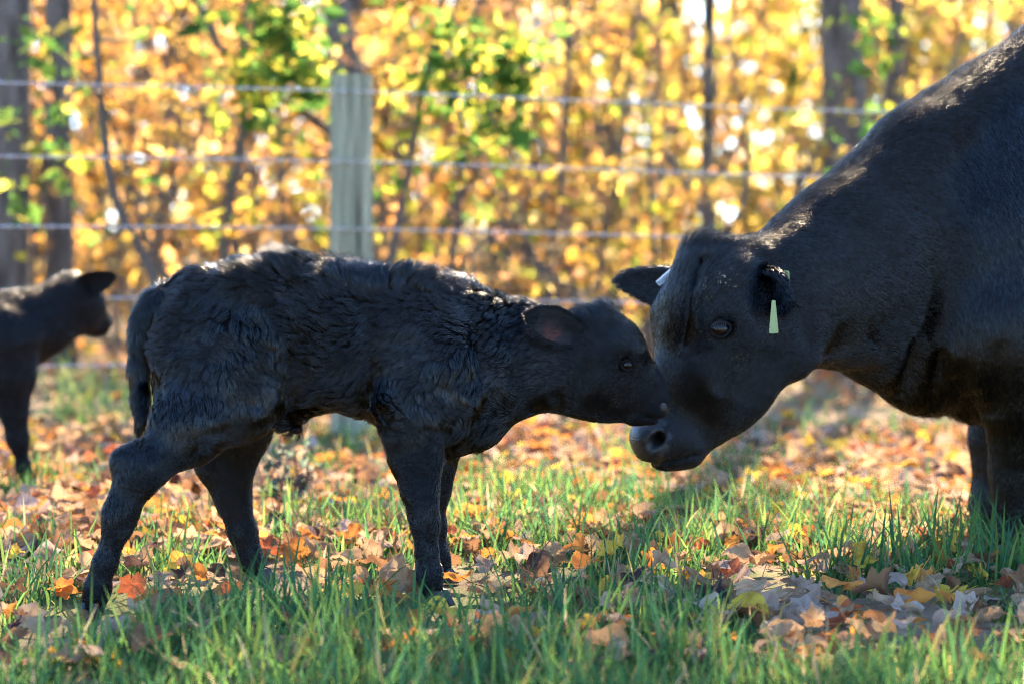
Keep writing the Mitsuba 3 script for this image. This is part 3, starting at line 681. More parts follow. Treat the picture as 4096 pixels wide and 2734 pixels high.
tagc = np.array((0.3157,4.93,0.6108))
m, (x, y, z) = plate(tagc, np.array((0.331,4.93,0.6242)) - np.array((0.2996,4.93,0.5964)), (-.6, -.3, .7), 0.04133, 0.01258, .003, bevel=.03)
k = add(FAR_EAR + '__ear_tag', m, 'white_tag', 'small white tag with a printed number', smooth=30)
txt = meshkit.text_mesh('31VGB4346', 0.00584, .0006)
v = np.asarray(txt.vertices); v = v - [v[:, 0].mean(), v[:, 1].mean(), 0]
v = v * [0.03594 / np.ptp(v[:, 0]), 1, 1]
v = tagc + v[:, :1] * x + v[:, 1:2] * y + (v[:, 2:] + .0016) * (z if z[1] < 0 else -z)
TXT = trimesh.Trimesh(v, txt.faces, process=False)
m, _ = plate((0.5174,4.725,0.5373), (1, -.55, .05), (.16, 0, 1), 0.01987, 0.06565, .0016, taper=.36)
add(NEAR_EAR + '__ear_tag', m, 'green_tag', 'long pale green tag hanging below the ear', smooth=30)
m, _ = plate((0.5514,4.8,0.609), (.55, -.6, -.1), (-.3, 0, 1), 0.01312, 0.03674, .003, bevel=.3)
add(NEAR_EAR + '__tag_stud', m, 'green_tag', smooth=30)
add(FAR_EAR + '__tag_number', TXT, 'tag_ink', smooth=False)

k = add(cow + '__eye', blob(cow_eye, .0205, (1, .85, .9)), 'eye_ball', smooth=True)
add(k + '__eyelid', lid_ring(cow_eye + [0, -.0125, .0005], (-.15, -1, 0), (1, 0, .22), .0205, .0160, .0032), 'eye_lid', smooth=True)
lash = []
for a in np.linspace(-.7, .5, 8):
    r = cow_eye + [a * .018, -.0155, .0135 * (1 - a * a) + .003]
    lash.append(tube(np.array([r, r + [a * .004 - .002, -.008, -.001], r + [a * .007 - .003, -.012, -.006]]), [.00035, .0003, .0001], 4))
add(k + '__eyelash', join(lash), 'lash', kind='stuff', smooth=False)
for tp, bt, r, fw in (((1.107,5.14,0.03816), (1.098,5.14,-0.004423), 0.06557, (-1, -.2, 0)), ((1.101,5.53,0.02804), (1.089,5.53,-0.006553), 0.05442, (-1, -.2, 0)),
                      ((2.72, 5.28, .09), (2.69, 5.28, 0), .06, (-1, 0, 0)), ((2.64, 5.72, .09), (2.61, 5.72, 0), .06, (-1, 0, 0))):
    add(cow + '__hoof', hoof_mesh(tp, bt, r, fw), 'horn', smooth=40)
# flecks of dried dirt on the brow and the cheek
def flecks(spots, m, seed):
    from scipy.spatial import cKDTree
    r = np.random.default_rng(seed)
    V, N = np.asarray(m.vertices), np.asarray(m.vertex_normals)
    ok = N[:, 1] < -.2
    V, N = V[ok], N[ok]
    tree2 = cKDTree(V[:, [0, 2]]); out = []
    for (cx, _, cz), sx, sz, cnt, size in spots:
        for _ in range(cnt):
            _, i = tree2.query([cx + r.normal(0, sx), cz + r.normal(0, sz)])
            i = i if V[i][1] < 5 else i
            s = size * r.uniform(.4, 1.3)
            a = nrm(np.cross(N[i], r.normal(size=3))); b = np.cross(N[i], a)
            c = V[i] + N[i] * .007
            th = np.sort(r.random(6)) * 2 * np.pi
            ring = c + np.cos(th)[:, None] * a * s + np.sin(th)[:, None] * b * s * r.uniform(.35, 1)
            v = np.vstack([ring, c + N[i] * s * .4, c - N[i] * s * .3])
            f = [[j, (j + 1) % 6, 6] for j in range(6)] + [[(j + 1) % 6, j, 7] for j in range(6)]
            out.append((v, np.array(f)))
    return join(out)
add(cow + '__dirt', flecks([((0.4316,4.8,0.6168), .012, .009, 16, .0030), ((0.4072,4.8,0.5967), .018, .008, 22, .0014), ((0.381,4.8,0.5705), .012, .006, 20, .0011),
    ((0.4515,4.8,0.4566), .010, .009, 22, .0014), ((0.4341,4.8,0.4259), .014, .008, 14, .0012), ((0.3322,4.85,0.4761), .008, .01, 12, .0011), ((0.3725,4.8,0.5223), .03, .04, 16, .0010)], cow_mesh, 41), 'dirt', 'flecks of dried dirt on the brow and cheek', kind='stuff', smooth=False)

# ================================================================== the second calf, farther off
C2F = (-1, 0, -.3)
CALF2 = [
    ((-1.393,6.5,0.415), 0.1161, (-1.582,6.5,0.4269), 0.1232, .7, .05, C2F, 0.0112, .3),
    ((-1.582,6.5,0.421), 0.1362, (-1.891,6.5,0.415), 0.1327, .75, .05, C2F, 0.0112, .3),
    ((-1.364,6.42,0.401), 0.1053, (-1.353,6.42,0.3307), 0.06435, .6, .05, DOWN, 0.0084, .3),
    ((-1.369,6.5,0.4328), 0.1042, (-1.28,6.5,0.4625), 0.08055, .65, .05, C2F, 0.0112, .4),
    ((-1.28,6.5,0.4625), 0.08055, (-1.218,6.52,0.4974), 0.06654, .65, .05, C2F, 0.0112, .4),
    ((-1.201,6.53,0.5328), 0.0595, (-1.175,6.55,0.5144), 0.05491, .85, .04, (-.6,0,.5), 0.0084, .4),
    ((-1.176,6.55,0.5024), 0.05729, (-1.151,6.6,0.4587), 0.03488, .8, .03, (-.6,0,.5), 0.0042, .2),
    ((-1.21,6.54,0.4729), 0.05244, (-1.155,6.6,0.4503), 0.02646, .75, .03, (-.8,0,.3), 0.0042, .2),
    ((-1.148,6.61,0.4547), 0.03127, (-1.143,6.61,0.4499), 0.02887, .9, .02, (-.8,0,.3), 0.0021, .2),
    ((-1.351,6.42,0.3189), 0.0585, (-1.344,6.43,0.2242), 0.03398, .7, .05, DOWN, 0.0070, .25),
    ((-1.344,6.43,0.2242), 0.03398, (-1.335,6.44,0.1467), 0.02582, .85, .03, DOWN, 0.0056, .25),
    ((-1.335,6.44,0.1467), 0.02582, (-1.322,6.45,0.06897), 0.01881, .95, .03, DOWN, 0.0056, .25),
    ((-1.322,6.45,0.06897), 0.01881, (-1.313,6.45,0.02752), 0.01881, 1., .02, DOWN, 0.0042, .2),
    ((-1.451,6.6,0.308), 0.05773, (-1.464,6.6,0.1872), 0.03127, .7, .05, DOWN, 0.0070, .25),
    ((-1.464,6.6,0.1872), 0.03127, (-1.457,6.6,0.02382), 0.01804, .9, .03, DOWN, 0.0070, .25),
    ((-1.892,6.42,0.3307), 0.08774, (-1.941,6.42,0.2014), 0.0468, .6, .05, DOWN, 0.0070, .25),
    ((-1.941,6.42,0.2014), 0.04212, (-1.92,6.42,0.02479), 0.01989, .85, .04, DOWN, 0.0070, .25),
    ((-1.945,6.6,0.3201), 0.0902, (-1.947,6.6,0.1872), 0.04811, .6, .05, DOWN, 0.0070, .25),
    ((-1.947,6.6,0.1872), 0.0433, (-1.925,6.6,0.02988), 0.02045, .85, .04, DOWN, 0.0070, .25),
]
calf2 = thing('calf', 'blurred black calf at the left edge, standing near the fence and looking away', 'calf')
c2_mesh = body(CALF2, [], (lin(-2.25, -1.02, .009), lin(6.25, 6.78, .009), lin(-.02, .68, .009)), ripple=.008, seed=13)
add(calf2 + '__body', c2_mesh, 'hide', smooth=True)
p, n = scatter(c2_mesh, 26000, one, 51)
fl, le, li = guide(CALF2, p)
topw = (n[:, 2] > .4) * (p[:, 2] > .5)
add(calf2 + '__coat', strands('second_calf_coat', p, n, fl, le * (1 + .3 * topw), li * (1 + .8 * topw), 'hair', r0=.0006, swirl=.6, curl=.4, clump=.5, seed=52), None, kind='stuff')
ear, lining = ear_mesh((-1.174,6.5,0.549), (-1.069,6.46,0.5888), 0.0687, (.3, -1, -.1), .014, prof=(.8, 1, 1, .85, .6, .38, .1))
add(calf2 + '__ear', ear, 'hide', smooth=True)
for c, d in (((-1.31,6.45,0.03581), (-1.308,6.45,0.002648)), ((-1.454,6.6,0.03593), (-1.452,6.6,-0.0004209)), ((-1.917,6.42,0.03658), (-1.914,6.42,0.001211)), ((-1.922,6.6,0.03593), (-1.919,6.6,0.0007912))):
    add(calf2 + '__hoof', hoof_mesh(c, d, .02, (1, -.3, 0)), 'horn')

# ================================================================== the fence
fence = thing('wire_fence', 'five strand wire fence on a weathered round wooden post', 'fence')
fdir = nrm(np.array([1.0, 0.30, -0.014]))
def fence_at(x): return np.array([x, 7.8 + .30 * (x + .53), 0])
pz = np.linspace(-.3, 1.215, 60)
pv, pf = tube(np.stack([-.53 + pz * 0.004, 7.86 + pz * 0, pz], 1), .0685 + .002 * np.sin(pz * 3), 40, bump=.05, seed=2, caps=True)
add(fence + '__post', (pv, pf), 'post_wood', 'weathered grey green round wooden post', smooth=50)
for z in (1.158, .930, .712, .487, .276):
    xs = np.arange(-4.2, 4.6, .006)
    mid = np.stack([fence_at(x) for x in (-4.2, 4.6)])
    c = mid[0] + (xs[:, None] + 4.2) / 8.8 * (mid[1] - mid[0])
    sag = -.012 * np.sin((xs + .53) / 3.2 * np.pi) ** 2
    c[:, 2] = z - .016 * (xs + .53) + sag
    c[:, 1] -= .012
    ph = xs / .045 * np.pi * 2 * .5 + z * 7
    ws = []
    for s in (0, np.pi):
        q = c + np.stack([0 * xs, np.cos(ph + s) * .0020, np.sin(ph + s) * .0020], 1)
        ws.append(tube(q, .0018, 6, caps=False))
    k = add(fence + '__wire', join(ws), 'wire_steel', smooth=True)
    sp = np.array([-.53, 7.80, z - .004 + sag[np.argmin(np.abs(xs + .53))]])
    add(fence + '__staple', tube(np.array([sp + [.006, .02, .009], sp + [.004, -.016, .008], sp + [-.004, -.016, -.008], sp + [-.006, .02, -.009]]), .002, 6), 'wire_steel', smooth=True)
    st = []
    r = np.random.default_rng(int(z * 1000))
    for x in np.arange(-4.1 + r.random() * .1, 4.5, .125):
        i = int((x + 4.2) / .006); o = c[i]
        for a in (.6, -.6):
            d = nrm(np.array([.25, a, .75 * (1 if a > 0 else 1)])) * .011
            st.append(tube(np.array([o - d, o, o + d]), [.0004, .0011, .0004], 4))
        st.append(tube(np.array([o - fdir * .004, o + fdir * .004]), [.0042, .0042], 6))
    add(k + '__barb', join(st), 'wire_steel', kind='stuff', smooth=False)

# ================================================================== leaves, grass and the wood behind
def leaf_cloud(pos, size, r, colors, hang=.45, fold=.22):
    """Folded ovate leaves (4 triangles each) at the points pos; most hang tip down a little, each turned its own way."""
    n = len(pos)
    ax = r.normal(size=(n, 3)); ax[:, 2] = ax[:, 2] * .6 - hang; ax = nrm(ax)
    up = nrm(r.normal(size=(n, 3)) + [0, 0, .9]); sd = nrm(np.cross(ax, up)); nn = np.cross(sd, ax)
    L = (size * r.choice([.55, .8, 1.0, 1.35, 1.7], n, p=[.25, .25, .25, .15, .10]) * r.uniform(.8, 1.2, n))[:, None]; w = L * r.uniform(.30, .42, n)[:, None]
    o = pos
    fo = r.uniform(0, fold * 2, n)[:, None]
    v = np.stack([o, o + ax * L * .45 + sd * w, o + ax * L * .45 - sd * w, o + ax * L - nn * L * fo * .3, o + ax * L * .5 - nn * L * fo * .35], 1)
    f = np.array([[0, 1, 4], [0, 4, 2], [1, 3, 4], [4, 3, 2]])
    F = (f[None] + (np.arange(n) * 5)[:, None, None]).reshape(-1, 3)
    c = np.repeat(np.clip(colors, 0, 1), 5, 0)
    return v.reshape(-1, 3), F, c

PAL = {
    'gold':   [(.66, .43, .075), (.70, .49, .10), (.60, .34, .06), (.62, .47, .17)],
    'orange': [(.60, .28, .06), (.66, .36, .10), (.58, .33, .13), (.46, .24, .09)],
    'yellow': [(.66, .48, .10), (.62, .48, .14), (.54, .41, .08), (.68, .44, .09)],
    'lime':   [(.42, .46, .06), (.50, .48, .08), (.34, .40, .06), (.58, .48, .08)],
    'green':  [(.075, .17, .035), (.11, .22, .045), (.06, .14, .035), (.16, .25, .05)],
    'russet': [(.34, .17, .07), (.28, .16, .09), (.40, .22, .10), (.22, .13, .08)],
}
def colours(names, n, r):
    c = np.array(sum((PAL[k] for k in names), []))
    return c[r.integers(0, len(c), n)] * r.uniform(.42, 1.18, (n, 1))

def bent(a, b, r, k=6, wob=.06):
    t = np.linspace(0, 1, k)[:, None]
    p = np.asarray(a) + (np.asarray(b) - a) * t
    L = np.linalg.norm(np.asarray(b) - a)
    off = np.cumsum(r.normal(0, 1, (k, 3)), 0); off -= off[0] + (off[-1] - off[0]) * t
    return p + off * wob * L

def thicket(key, base, H, spread, stems, twigs, leaves, size, names, r, r0=.012, low=.1, bsdf='twig_bark', ply_kind=None):
    """A sapling or shrub: stems, each with twigs of its own, and leaves along the twigs."""
    pts = []
    per = max(1, twigs // stems)
    for s in range(stems):
        b = np.array(base) + np.r_[r.normal(0, .04 * (stems > 1), 2), 0]
        e = np.array(base) + np.r_[r.normal(0, spread, 2) * [1, .6], H * r.uniform(.75, 1.05)]
        st = bent(b - [0, 0, .03], e, r, 8, .05)
        mesh = [tube(st, np.linspace(r0, r0 * .25, 8), 6)]
        for _ in range(per):
            u = r.uniform(low, 1) * 7
            i = min(int(u), 6); a = st[i] + (st[i + 1] - st[i]) * (u - i)
            d = np.r_[r.normal(0, 1, 2), r.uniform(-.25, .7)]; d = d / np.linalg.norm(d) * r.uniform(.25, .55) * spread * 1.5
            tw = bent(a, a + d, r, 5, .08)
            mesh.append(tube(tw, np.linspace(r0 * .35, r0 * .1, 5), 4))
            pts.append(tw)
        add(key + '__stem', join(mesh), bsdf, smooth=True)
    tw = np.array(pts)
    n = leaves
    i = r.integers(0, len(tw), n); u = r.uniform(.15, 1.0, n) * 4; j = np.minimum(u.astype(int), 3); fr = (u - j)[:, None]
    i = np.where(r.random(n) < .6, i % max(2, len(tw) // 3), i)      # some twigs carry most of the leaves
    pos = tw[i, j] * (1 - fr) + tw[i, j + 1] * fr + r.normal(0, size * .7, (n, 3))
    v, f, c = leaf_cloud(pos, np.full(n, size), r, colours(names, n, r))
    add(key + '__foliage', (v, f), 'leaf', smooth=False, color=c)

def mixfor(x_over_y, r):
    """The hues of the wood: orange and gold on the left, paler in the middle, yellow and lime on the right."""
    q = x_over_y / .214 + r.normal(0, .15)
    if q < -.45: return ['gold', 'orange', 'russet', 'gold', 'orange']
    if q < .0: return ['gold', 'orange', 'orange', 'lime', 'russet']
    if q < .35: return ['orange', 'yellow', 'russet', 'gold', 'russet', 'lime']
    return ['yellow', 'lime', 'gold', 'yellow', 'russet']

# --- trunks: each a tree with limbs and a crown above
def tree(label, foot, toward, rad, H, names, leaves, r, limbs=9, low=5.6, group=None, bsdf='bark', crown_r=2.2, leaf=.11):
    t = thing('tree', label, 'tree', group)
    foot, toward = np.array(foot, float), np.array(toward, float)
    foot[2] = gz(foot[0], foot[1]) - .15
    d = (toward - foot) / (toward[2] - foot[2])
    zs = np.linspace(0, H, 46)
    w = np.stack([meshkit.noise(np.stack([zs * .35, zs * 0 + foot[0] * 3, zs * 0 + k], -1), 4) - .5 for k in (0, 5, 9)], -1) * .22 * (zs / 4)[:, None].clip(0, 1) * (rad / .1)
    ln = foot + d * zs[:, None] + w * [1, 1, 0]
    rr = rad * (1 - .75 * zs / H) * (1 + .5 * np.exp(-zs / .18))
    add(t + '__trunk', tube(ln, rr, 18, bump=.22, seed=int(foot[0] * 10)), bsdf, smooth=True)
    ends = []
    for _ in range(limbs):
        u = r.uniform(low / H, .95); i = int(u * 45); a = ln[i]
        th = r.uniform(0, 2 * np.pi); L = r.uniform(.5, 1) * crown_r * (1.15 - u * .6)
        e = a + [math.cos(th) * L, math.sin(th) * L, L * r.uniform(.1, .6)]
        p = bent(a, e, r, 7, .06); k = add(t + '__limb', tube(p, np.linspace(rr[i] * .5, rr[i] * .1, 7), 7), bsdf, smooth=True)
        ends += [p[3:]]
    c = np.vstack(ends)
    pos = c[r.integers(0, len(c), leaves)] + r.normal(0, 1, (leaves, 3)) * [.42, .42, .3]
    v, f, col = leaf_cloud(pos, np.full(leaves, leaf), r, colours(names, leaves, r))
    add(t + '__crown', (v, f), 'leaf', smooth=False, color=col)
    return t

R1 = np.random.default_rng(101)
tree('broad brown tree trunk at the left edge of the picture', (-2.382,11.2,-0.05273), (-2.351,11.2,1.778), 0.1225, 11, ['gold', 'orange'], 1500, R1)
tree('grey brown tree trunk, second from the left edge, before a golden gap', (-2.233,11.8,-0.09348), (-2.225,11.8,1.835), 0.07741, 11, ['gold', 'yellow'], 1500, R1)
tree('grey tree trunk slanting up behind the fence post', (-0.5838,12,-0.01926), (-0.8536,12,1.854), 0.08091, 11, ['orange', 'gold'], 1500, R1, low=6.8)
tree('rusty brown tree trunk just right of the grey trunk above the post', (-0.912,14.5,-0.2238), (-0.9368,14.5,2.093), 0.04756, 11, ['orange', 'russet'], 1300, R1, low=7.0)
tree('slim brown tree trunk in the middle of the yellow leaves', (1.098,13.5,-0.1102), (1.114,13.5,1.997), 0.04182, 11, ['yellow', 'lime'], 900, R1, low=7.6)
tree('stout grey brown tree trunk above the head of the cow', (1.749,12.6,-0.05563), (1.752,12.6,1.911), 0.1263, 12, ['yellow', 'gold'], 1300, R1, limbs=13, low=7.9, crown_r=1.8)
tree('slender dark tree trunk between the stout trunk and the back of the cow', (2.243,14,-0.1405), (2.226,14,2.045), 0.05613, 12.5, ['gold', 'orange'], 800, R1, low=9.2, crown_r=1.5)

# unseen trees added behind the photographer to hide low sky from the coats
for k, where in enumerate(('far left', 'left', 'middle', 'right', 'far right')):
    x = -15 + 7.5 * k + R1.uniform(-.8, .8)
    tree(f'added leafy tree out of view behind the photographer, {where} in the row', (x, -16 + R1.uniform(-1, 1), 0), (x, -16, 3), .2, 7.5 + R1.uniform(-1, 1), ['green', 'lime'], 900, R1, limbs=16, low=1.0, crown_r=3.4, leaf=.45)

# --- bare dark saplings close behind the fence
def sapling(label, pts, r0, r1, r, twigs=9, leaves=40, names=('gold',), group=None):
    t = thing('sapling', label, 'sapling', group)
    ln = spline(pts, 26)
    ln[:, 1] += 0
    add(t + '__stem', tube(ln, np.linspace(r0, r1, 26), 8), 'twig_bark', smooth=True)
    tw = []
    for _ in range(twigs):
        a = ln[r.integers(6, 25)]
        d = np.r_[r.normal(0, 1, 2), r.uniform(0, .9)]; d = d / np.linalg.norm(d) * r.uniform(.15, .5)
        tw.append(bent(a, a + d, r, 5, .08))
    add(t + '__twig', join([tube(p, np.linspace(r1 * .7, r1 * .25, 5), 4) for p in tw]), 'twig_bark', kind='stuff', smooth=True)
    tw = np.array(tw)
    pos = tw[r.integers(0, twigs, leaves), r.integers(1, 5, leaves)] + r.normal(0, .04, (leaves, 3))
    v, f, c = leaf_cloud(pos, np.full(leaves, .06), r, colours(names, leaves, r))
    add(t + '__foliage', (v, f), 'leaf', smooth=False, color=c)
sapling('crooked dark sapling right of the two left trunks', [(-1.337,9,0.327), (-1.36,9,0.5567), (-1.449,9,0.7287), (-1.505,9,0.8758), (-1.528,9,1.047), (-1.551,9,1.324), (-1.564,9,1.697)], .022, .012, R1, 10, 60, ('green', 'gold'))
sapling('thin bent sapling leaning left over the calf, under the second wire', [(-1.294,9.4,0.2757), (-1.391,9.4,0.5842), (-1.453,9.4,0.7211), (-1.495,9.4,0.8748), (-1.558,9.4,1.096), (-1.62,9.4,1.249)], .015, .007, R1, 9, 50, ('orange', 'gold'))
sapling('dark slanting sapling above the back of the calf, left of the post', [(-1.165,9.2,0.3185), (-1.11,9.2,0.6036), (-1.075,9.2,0.8545), (-1.034,9.2,1.055), (-1.026,9.2,1.321), (-0.974,9.2,1.686)], .020, .009, R1, 9, 60, ('lime', 'gold'))
sapling('thin upright sapling midway between the slanting sapling and the post', [(-0.9053,9.8,0.2931), (-0.927,9.8,0.6503), (-0.9489,9.8,0.9352), (-0.9583,9.8,1.219), (-0.9851,9.8,1.573)], .012, .006, R1, 9, 60, ('orange', 'lime'))
sapling('curved grey sapling right of the post, leaning right', [(-0.4622,9,0.2941), (-0.43,9,0.7205), (-0.3903,9,0.9167), (-0.3473,9,1.161), (-0.2848,9,1.438), (-0.2681,9,1.714)], .018, .009, R1, 10, 70, ('green', 'lime'))
sapling('slim brown sapling standing over the shoulder of the calf', [(-0.2317,10.2,0.2389), (-0.2386,10.2,0.7222), (-0.2123,10.2,0.9815), (-0.2342,10.2,1.314), (-0.2152,10.2,1.792)], .018, .010, R1, 10, 60, ('orange', 'green'))
sapling('thin dark sapling above the head of the calf', [(0.2519,11,0.162), (0.2714,11,0.6433), (0.231,11,1.003), (0.2506,11,1.362), (0.2301,11,1.878)], .016, .009, R1, 10, 60, ('yellow', 'russet'))
sapling('wispy sapling left of the ear of the cow', [(0.5853,10.5,0.1868), (0.6223,10.5,0.6462), (0.6023,10.5,0.9895), (0.6431,10.5,1.408), (0.6191,10.5,1.824)], .012, .007, R1, 10, 70, ('yellow', 'lime'))
sapling('forked sapling whose dark limb slants across the top wire towards the post', [(-1.254,9.3,1.663), (-1.104,9.3,1.378), (-0.9531,9.3,1.235), (-0.8351,9.3,1.185), (-0.7256,9.3,1.106), (-0.6333,9.3,0.9236), (-0.6092,9.3,0.5178), (-0.6049,9.3,0.2464)][::-1], .016, .012, R1, 12, 150, ('green', 'green', 'lime'))

# --- leafy shrubs and saplings in depth; nearer rows are sparse, farther ones close the view
HUE = ['orange gold', 'golden orange', 'pale orange and yellow', 'yellow and lime']
ORD = ['first', 'second', 'third', 'fourth', 'fifth', 'sixth', 'seventh', 'eighth', 'ninth', 'tenth', 'eleventh', 'twelfth', 'thirteenth', 'fourteenth', 'fifteenth', 'sixteenth', 'seventeenth', 'eighteenth', 'nineteenth', 'twentieth']
R2 = np.random.default_rng(202)
for row, Y, count, H, size, leaves, stems in (('nearest', 9.6, 6, 1.5, .055, 110, 3), ('second', 11.2, 8, 2.2, .062, 360, 4), ('third', 12.8, 9, 2.8, .07, 800, 4), ('fourth', 15.5, 9, 3.4, .078, 1100, 4), ('fifth', 19.0, 10, 4.2, .09, 1300, 4), ('farthest', 23.5, 10, 5.2, .105, 1500, 4)):
    seen = 0
    for k in range(count):
        x = (-1.12 + 2.24 * (k + .5 + R2.uniform(-.35, .35)) / count) * .214 * Y
        y = Y + R2.uniform(-.6, .6)
        u = 1174.5 + x / y * 5487.6
        if (u < 250 and y < 11.3) or (abs(u - 1940) < 170 and y < 13.2): continue
        zone = int(np.clip(np.searchsorted([-.45, 0, .35], x / y / .214), 0, 3)); seen += 1
        t = thing('shrub', f'{HUE[zone]} shrub, {ORD[seen - 1]} from left in the {row} row behind the fence', 'shrub', f'shrubs of the {row} row behind the fence')
        thicket(t, (x, y, float(gz(x, y))), H * R2.uniform(.85, 1.15), .34 + .022 * Y, stems, 28 + 2 * count, leaves, size, mixfor(x / y, R2), R2, r0=.010 + .0004 * Y, low=.08)

# --- bare grey saplings deeper in the wood
for k in range(13):
    Y = R2.uniform(10.5, 19); x = (-1.05 + 2.1 * (k + .5 + R2.uniform(-.3, .3)) / 13) * .214 * Y
    g0 = float(gz(x, Y)); p = [(x, Y, g0 - .1)]
    for z in (.8, 1.6, 2.6, 3.8): p.append((x + R2.normal(0, .14 * z), Y + R2.normal(0, .05), g0 + z))
    rr = R2.uniform(.008, .018)
    sapling(f'thin grey stem deep in the wood, {ORD[k]} from the left', p, rr, rr * .5, R2, 12, 50, mixfor(x / Y, R2), 'thin grey stems deep in the wood')

# --- green vine leaves along the top wire
for label, box, cnt in (('green leafy creeper hanging at the top left of the post', ((-1.12,8.9,1.59), (-0.6698,8.9,1.188)), 420), ('green leafy creeper at the top right of the post', ((-0.5335,8.8,1.517), (0.1207,8.8,1.024)), 420),
                        ('sparse creeper with small green leaves before the left trunks', ((-1.997,9.3,1.496), (-1.702,9.3,0.5178)), 110), ('few green leaves on thin stems before the stout trunk on the right', ((1.054,9.6,1.59), (1.754,9.6,1.052)), 90)):
    t = thing('creeper', label, 'creeper')
    a, b = np.array(box[0]), np.array(box[1]); a[1] -= .2; b[1] += .3
    lines = []
    for q in range(7):
        s = a + (b - a) * R2.random(3); e = a + (b - a) * R2.random(3)
        lines.append(bent(s, e, R2, 9, .10))
    foot = np.array([(a[0] + b[0]) / 2, b[1], 0.0]); foot[2] = gz(foot[0], foot[1])
    stem = bent(foot, lines[0][4], R2, 8, .05)
    add(t + '__stem', join([tube(stem, np.linspace(.008, .005, 8), 5)] + [tube(l, .0028, 4) for l in lines]), 'twig_bark', kind='stuff', smooth=True)
    ln = np.array(lines)
    pos = ln[R2.integers(0, 7, cnt), R2.integers(0, 9, cnt)] + R2.normal(0, .05, (cnt, 3))
    v, f, c = leaf_cloud(pos, np.full(cnt, .066), R2, colours(['green', 'green', 'lime'], cnt, R2))
    add(t + '__foliage', (v, f), 'leaf', smooth=False, color=c)

# --- the far wood, one mass
R3 = np.random.default_rng(303)
n = 42000
y = R3.uniform(0, 1, n) ** .8 * 46 + 26; x = R3.uniform(-1.25, 1.25, n) * .23 * y
z = gz(x, y) + R3.uniform(0, 1, n) ** .9 * (2.2 + .16 * y)
keepf = meshkit.fbm(np.stack([x * .6, y * .4, z * .8], -1), 3, 77) > .35
x, y, z = x[keepf], y[keepf], z[keepf]
q = (x / y / .23)
ci = np.where((q + R3.normal(0, .3, len(q)))[:, None] < .1, colours(['gold', 'orange', 'yellow'], len(q), R3), colours(['yellow', 'lime', 'gold'], len(q), R3))
v, f, c = leaf_cloud(np.stack([x, y, z], -1), np.full(len(x), .24), R3, ci)
add('far_wood__foliage', (v, f), 'leaf', smooth=False, color=c)
tr = []
for _ in range(46):
    yy = R3.uniform(26, 62); xx = R3.uniform(-1.2, 1.2) * .23 * yy
    tr.append(tube(bent((xx, yy, gz(xx, yy) - .1), (xx + R3.normal(0, .5), yy, 9 + .1 * yy), R3, 9, .02), np.linspace(R3.uniform(.08, .2), .06, 9), 8))
add('far_wood__trunk', join(tr), 'bark', kind='stuff', smooth=True)
note('far_wood', 'hazy golden wood closing the view behind the shrubs', 'wood', None, 'stuff')

# ------------------------------------------------------------------ grass
R4 = np.random.default_rng(404)
def blades(pos, h, w, r, col, stiff=.5):
    n = len(pos)
    th = r.uniform(0, 2 * np.pi, n); d = np.stack([np.cos(th), np.sin(th), 0 * th], -1)
    yaw = th + np.pi / 2 + r.normal(0, .5, n); s = np.stack([np.cos(yaw), np.sin(yaw), 0 * th], -1)
    lean = r.uniform(.05, .55, n)[:, None]; bend = (r.random(n) ** 2 * 1.0 * stiff * 2)[:, None]
    h, w = h[:, None], w[:, None]
    lv = []
    for u, k in ((0, .8), (.35, 1), (.7, .75), (1, 0)):
        c = pos + d * h * (lean * u + bend * u * u * .8) + np.array([0, 0, 1.0]) * h * (u - .45 * bend * u * u)
        lv.append((c, k))
    v = np.stack([lv[0][0] - s * w * .4, lv[0][0] + s * w * .4, lv[1][0] - s * w * .5, lv[1][0] + s * w * .5, lv[2][0] - s * w * .38, lv[2][0] + s * w * .38, lv[3][0]], 1)
    f = np.array([[0, 1, 3], [0, 3, 2], [2, 3, 5], [2, 5, 4], [4, 5, 6]])
    return v.reshape(-1, 3), (f[None] + (np.arange(n) * 7)[:, None, None]).reshape(-1, 3), np.repeat(np.clip(col, 0, 1), 7, 0)

N = 86000
y = 3.3 + R4.random(N) ** 1.0 * 5.3; x = R4.uniform(-1.25, 1.25, N) * (.214 * y + .12)
pt = np.stack([x, y, 0 * x], -1)
den = meshkit.fbm(pt * 1.7, 3, 61) * .6 + meshkit.fbm(pt * 6.0, 2, 62) * .4
thr = np.interp(y, [3.3, 4.5, 5.2, 5.7, 8.6], [.455, .455, .49, .55, .61])
k = den > thr
for a, b in ((-.76, 4.26), (-.51, 4.62), (-.145, 4.34), (-.13, 4.62)):      # trodden round the hooves of the calf
    k &= ((x - a) / .15) ** 2 + ((y - b) / .42) ** 2 > R4.uniform(.5, 1.3, N)
x, y, den = x[k], y[k], den[k]
n = len(x)
tall = np.clip((den - .5) * 3, 0, 1)
h = np.where(R4.random(n) < .05 + .14 * (den > .56), R4.uniform(.065, .13, n), R4.uniform(.022, .066, n)) * (1 + tall * .7) * np.interp(y, [3.3, 4.5, 6, 8], [1.0, 1.0, .85, .8])
h = h * np.where(y < 4.4, 1.08, 1.0)
gc = np.array([(.075, .178, .062), (.110, .215, .056), (.058, .152, .068), (.16, .235, .06), (.25, .23, .08), (.36, .29, .17)])
col = gc[R4.choice(6, n, p=[.28, .26, .20, .14, .07, .05])] * R4.uniform(.6, 1.3, (n, 1))
v, f, c = blades(np.stack([x, y, gz(x, y) - .004], -1), h, R4.uniform(.0032, .0072, n), R4, col)
add('grass', (v, f), 'grass_blade', 'short green pasture grass coming up through the fallen leaves', kind='stuff', smooth=False, color=c)
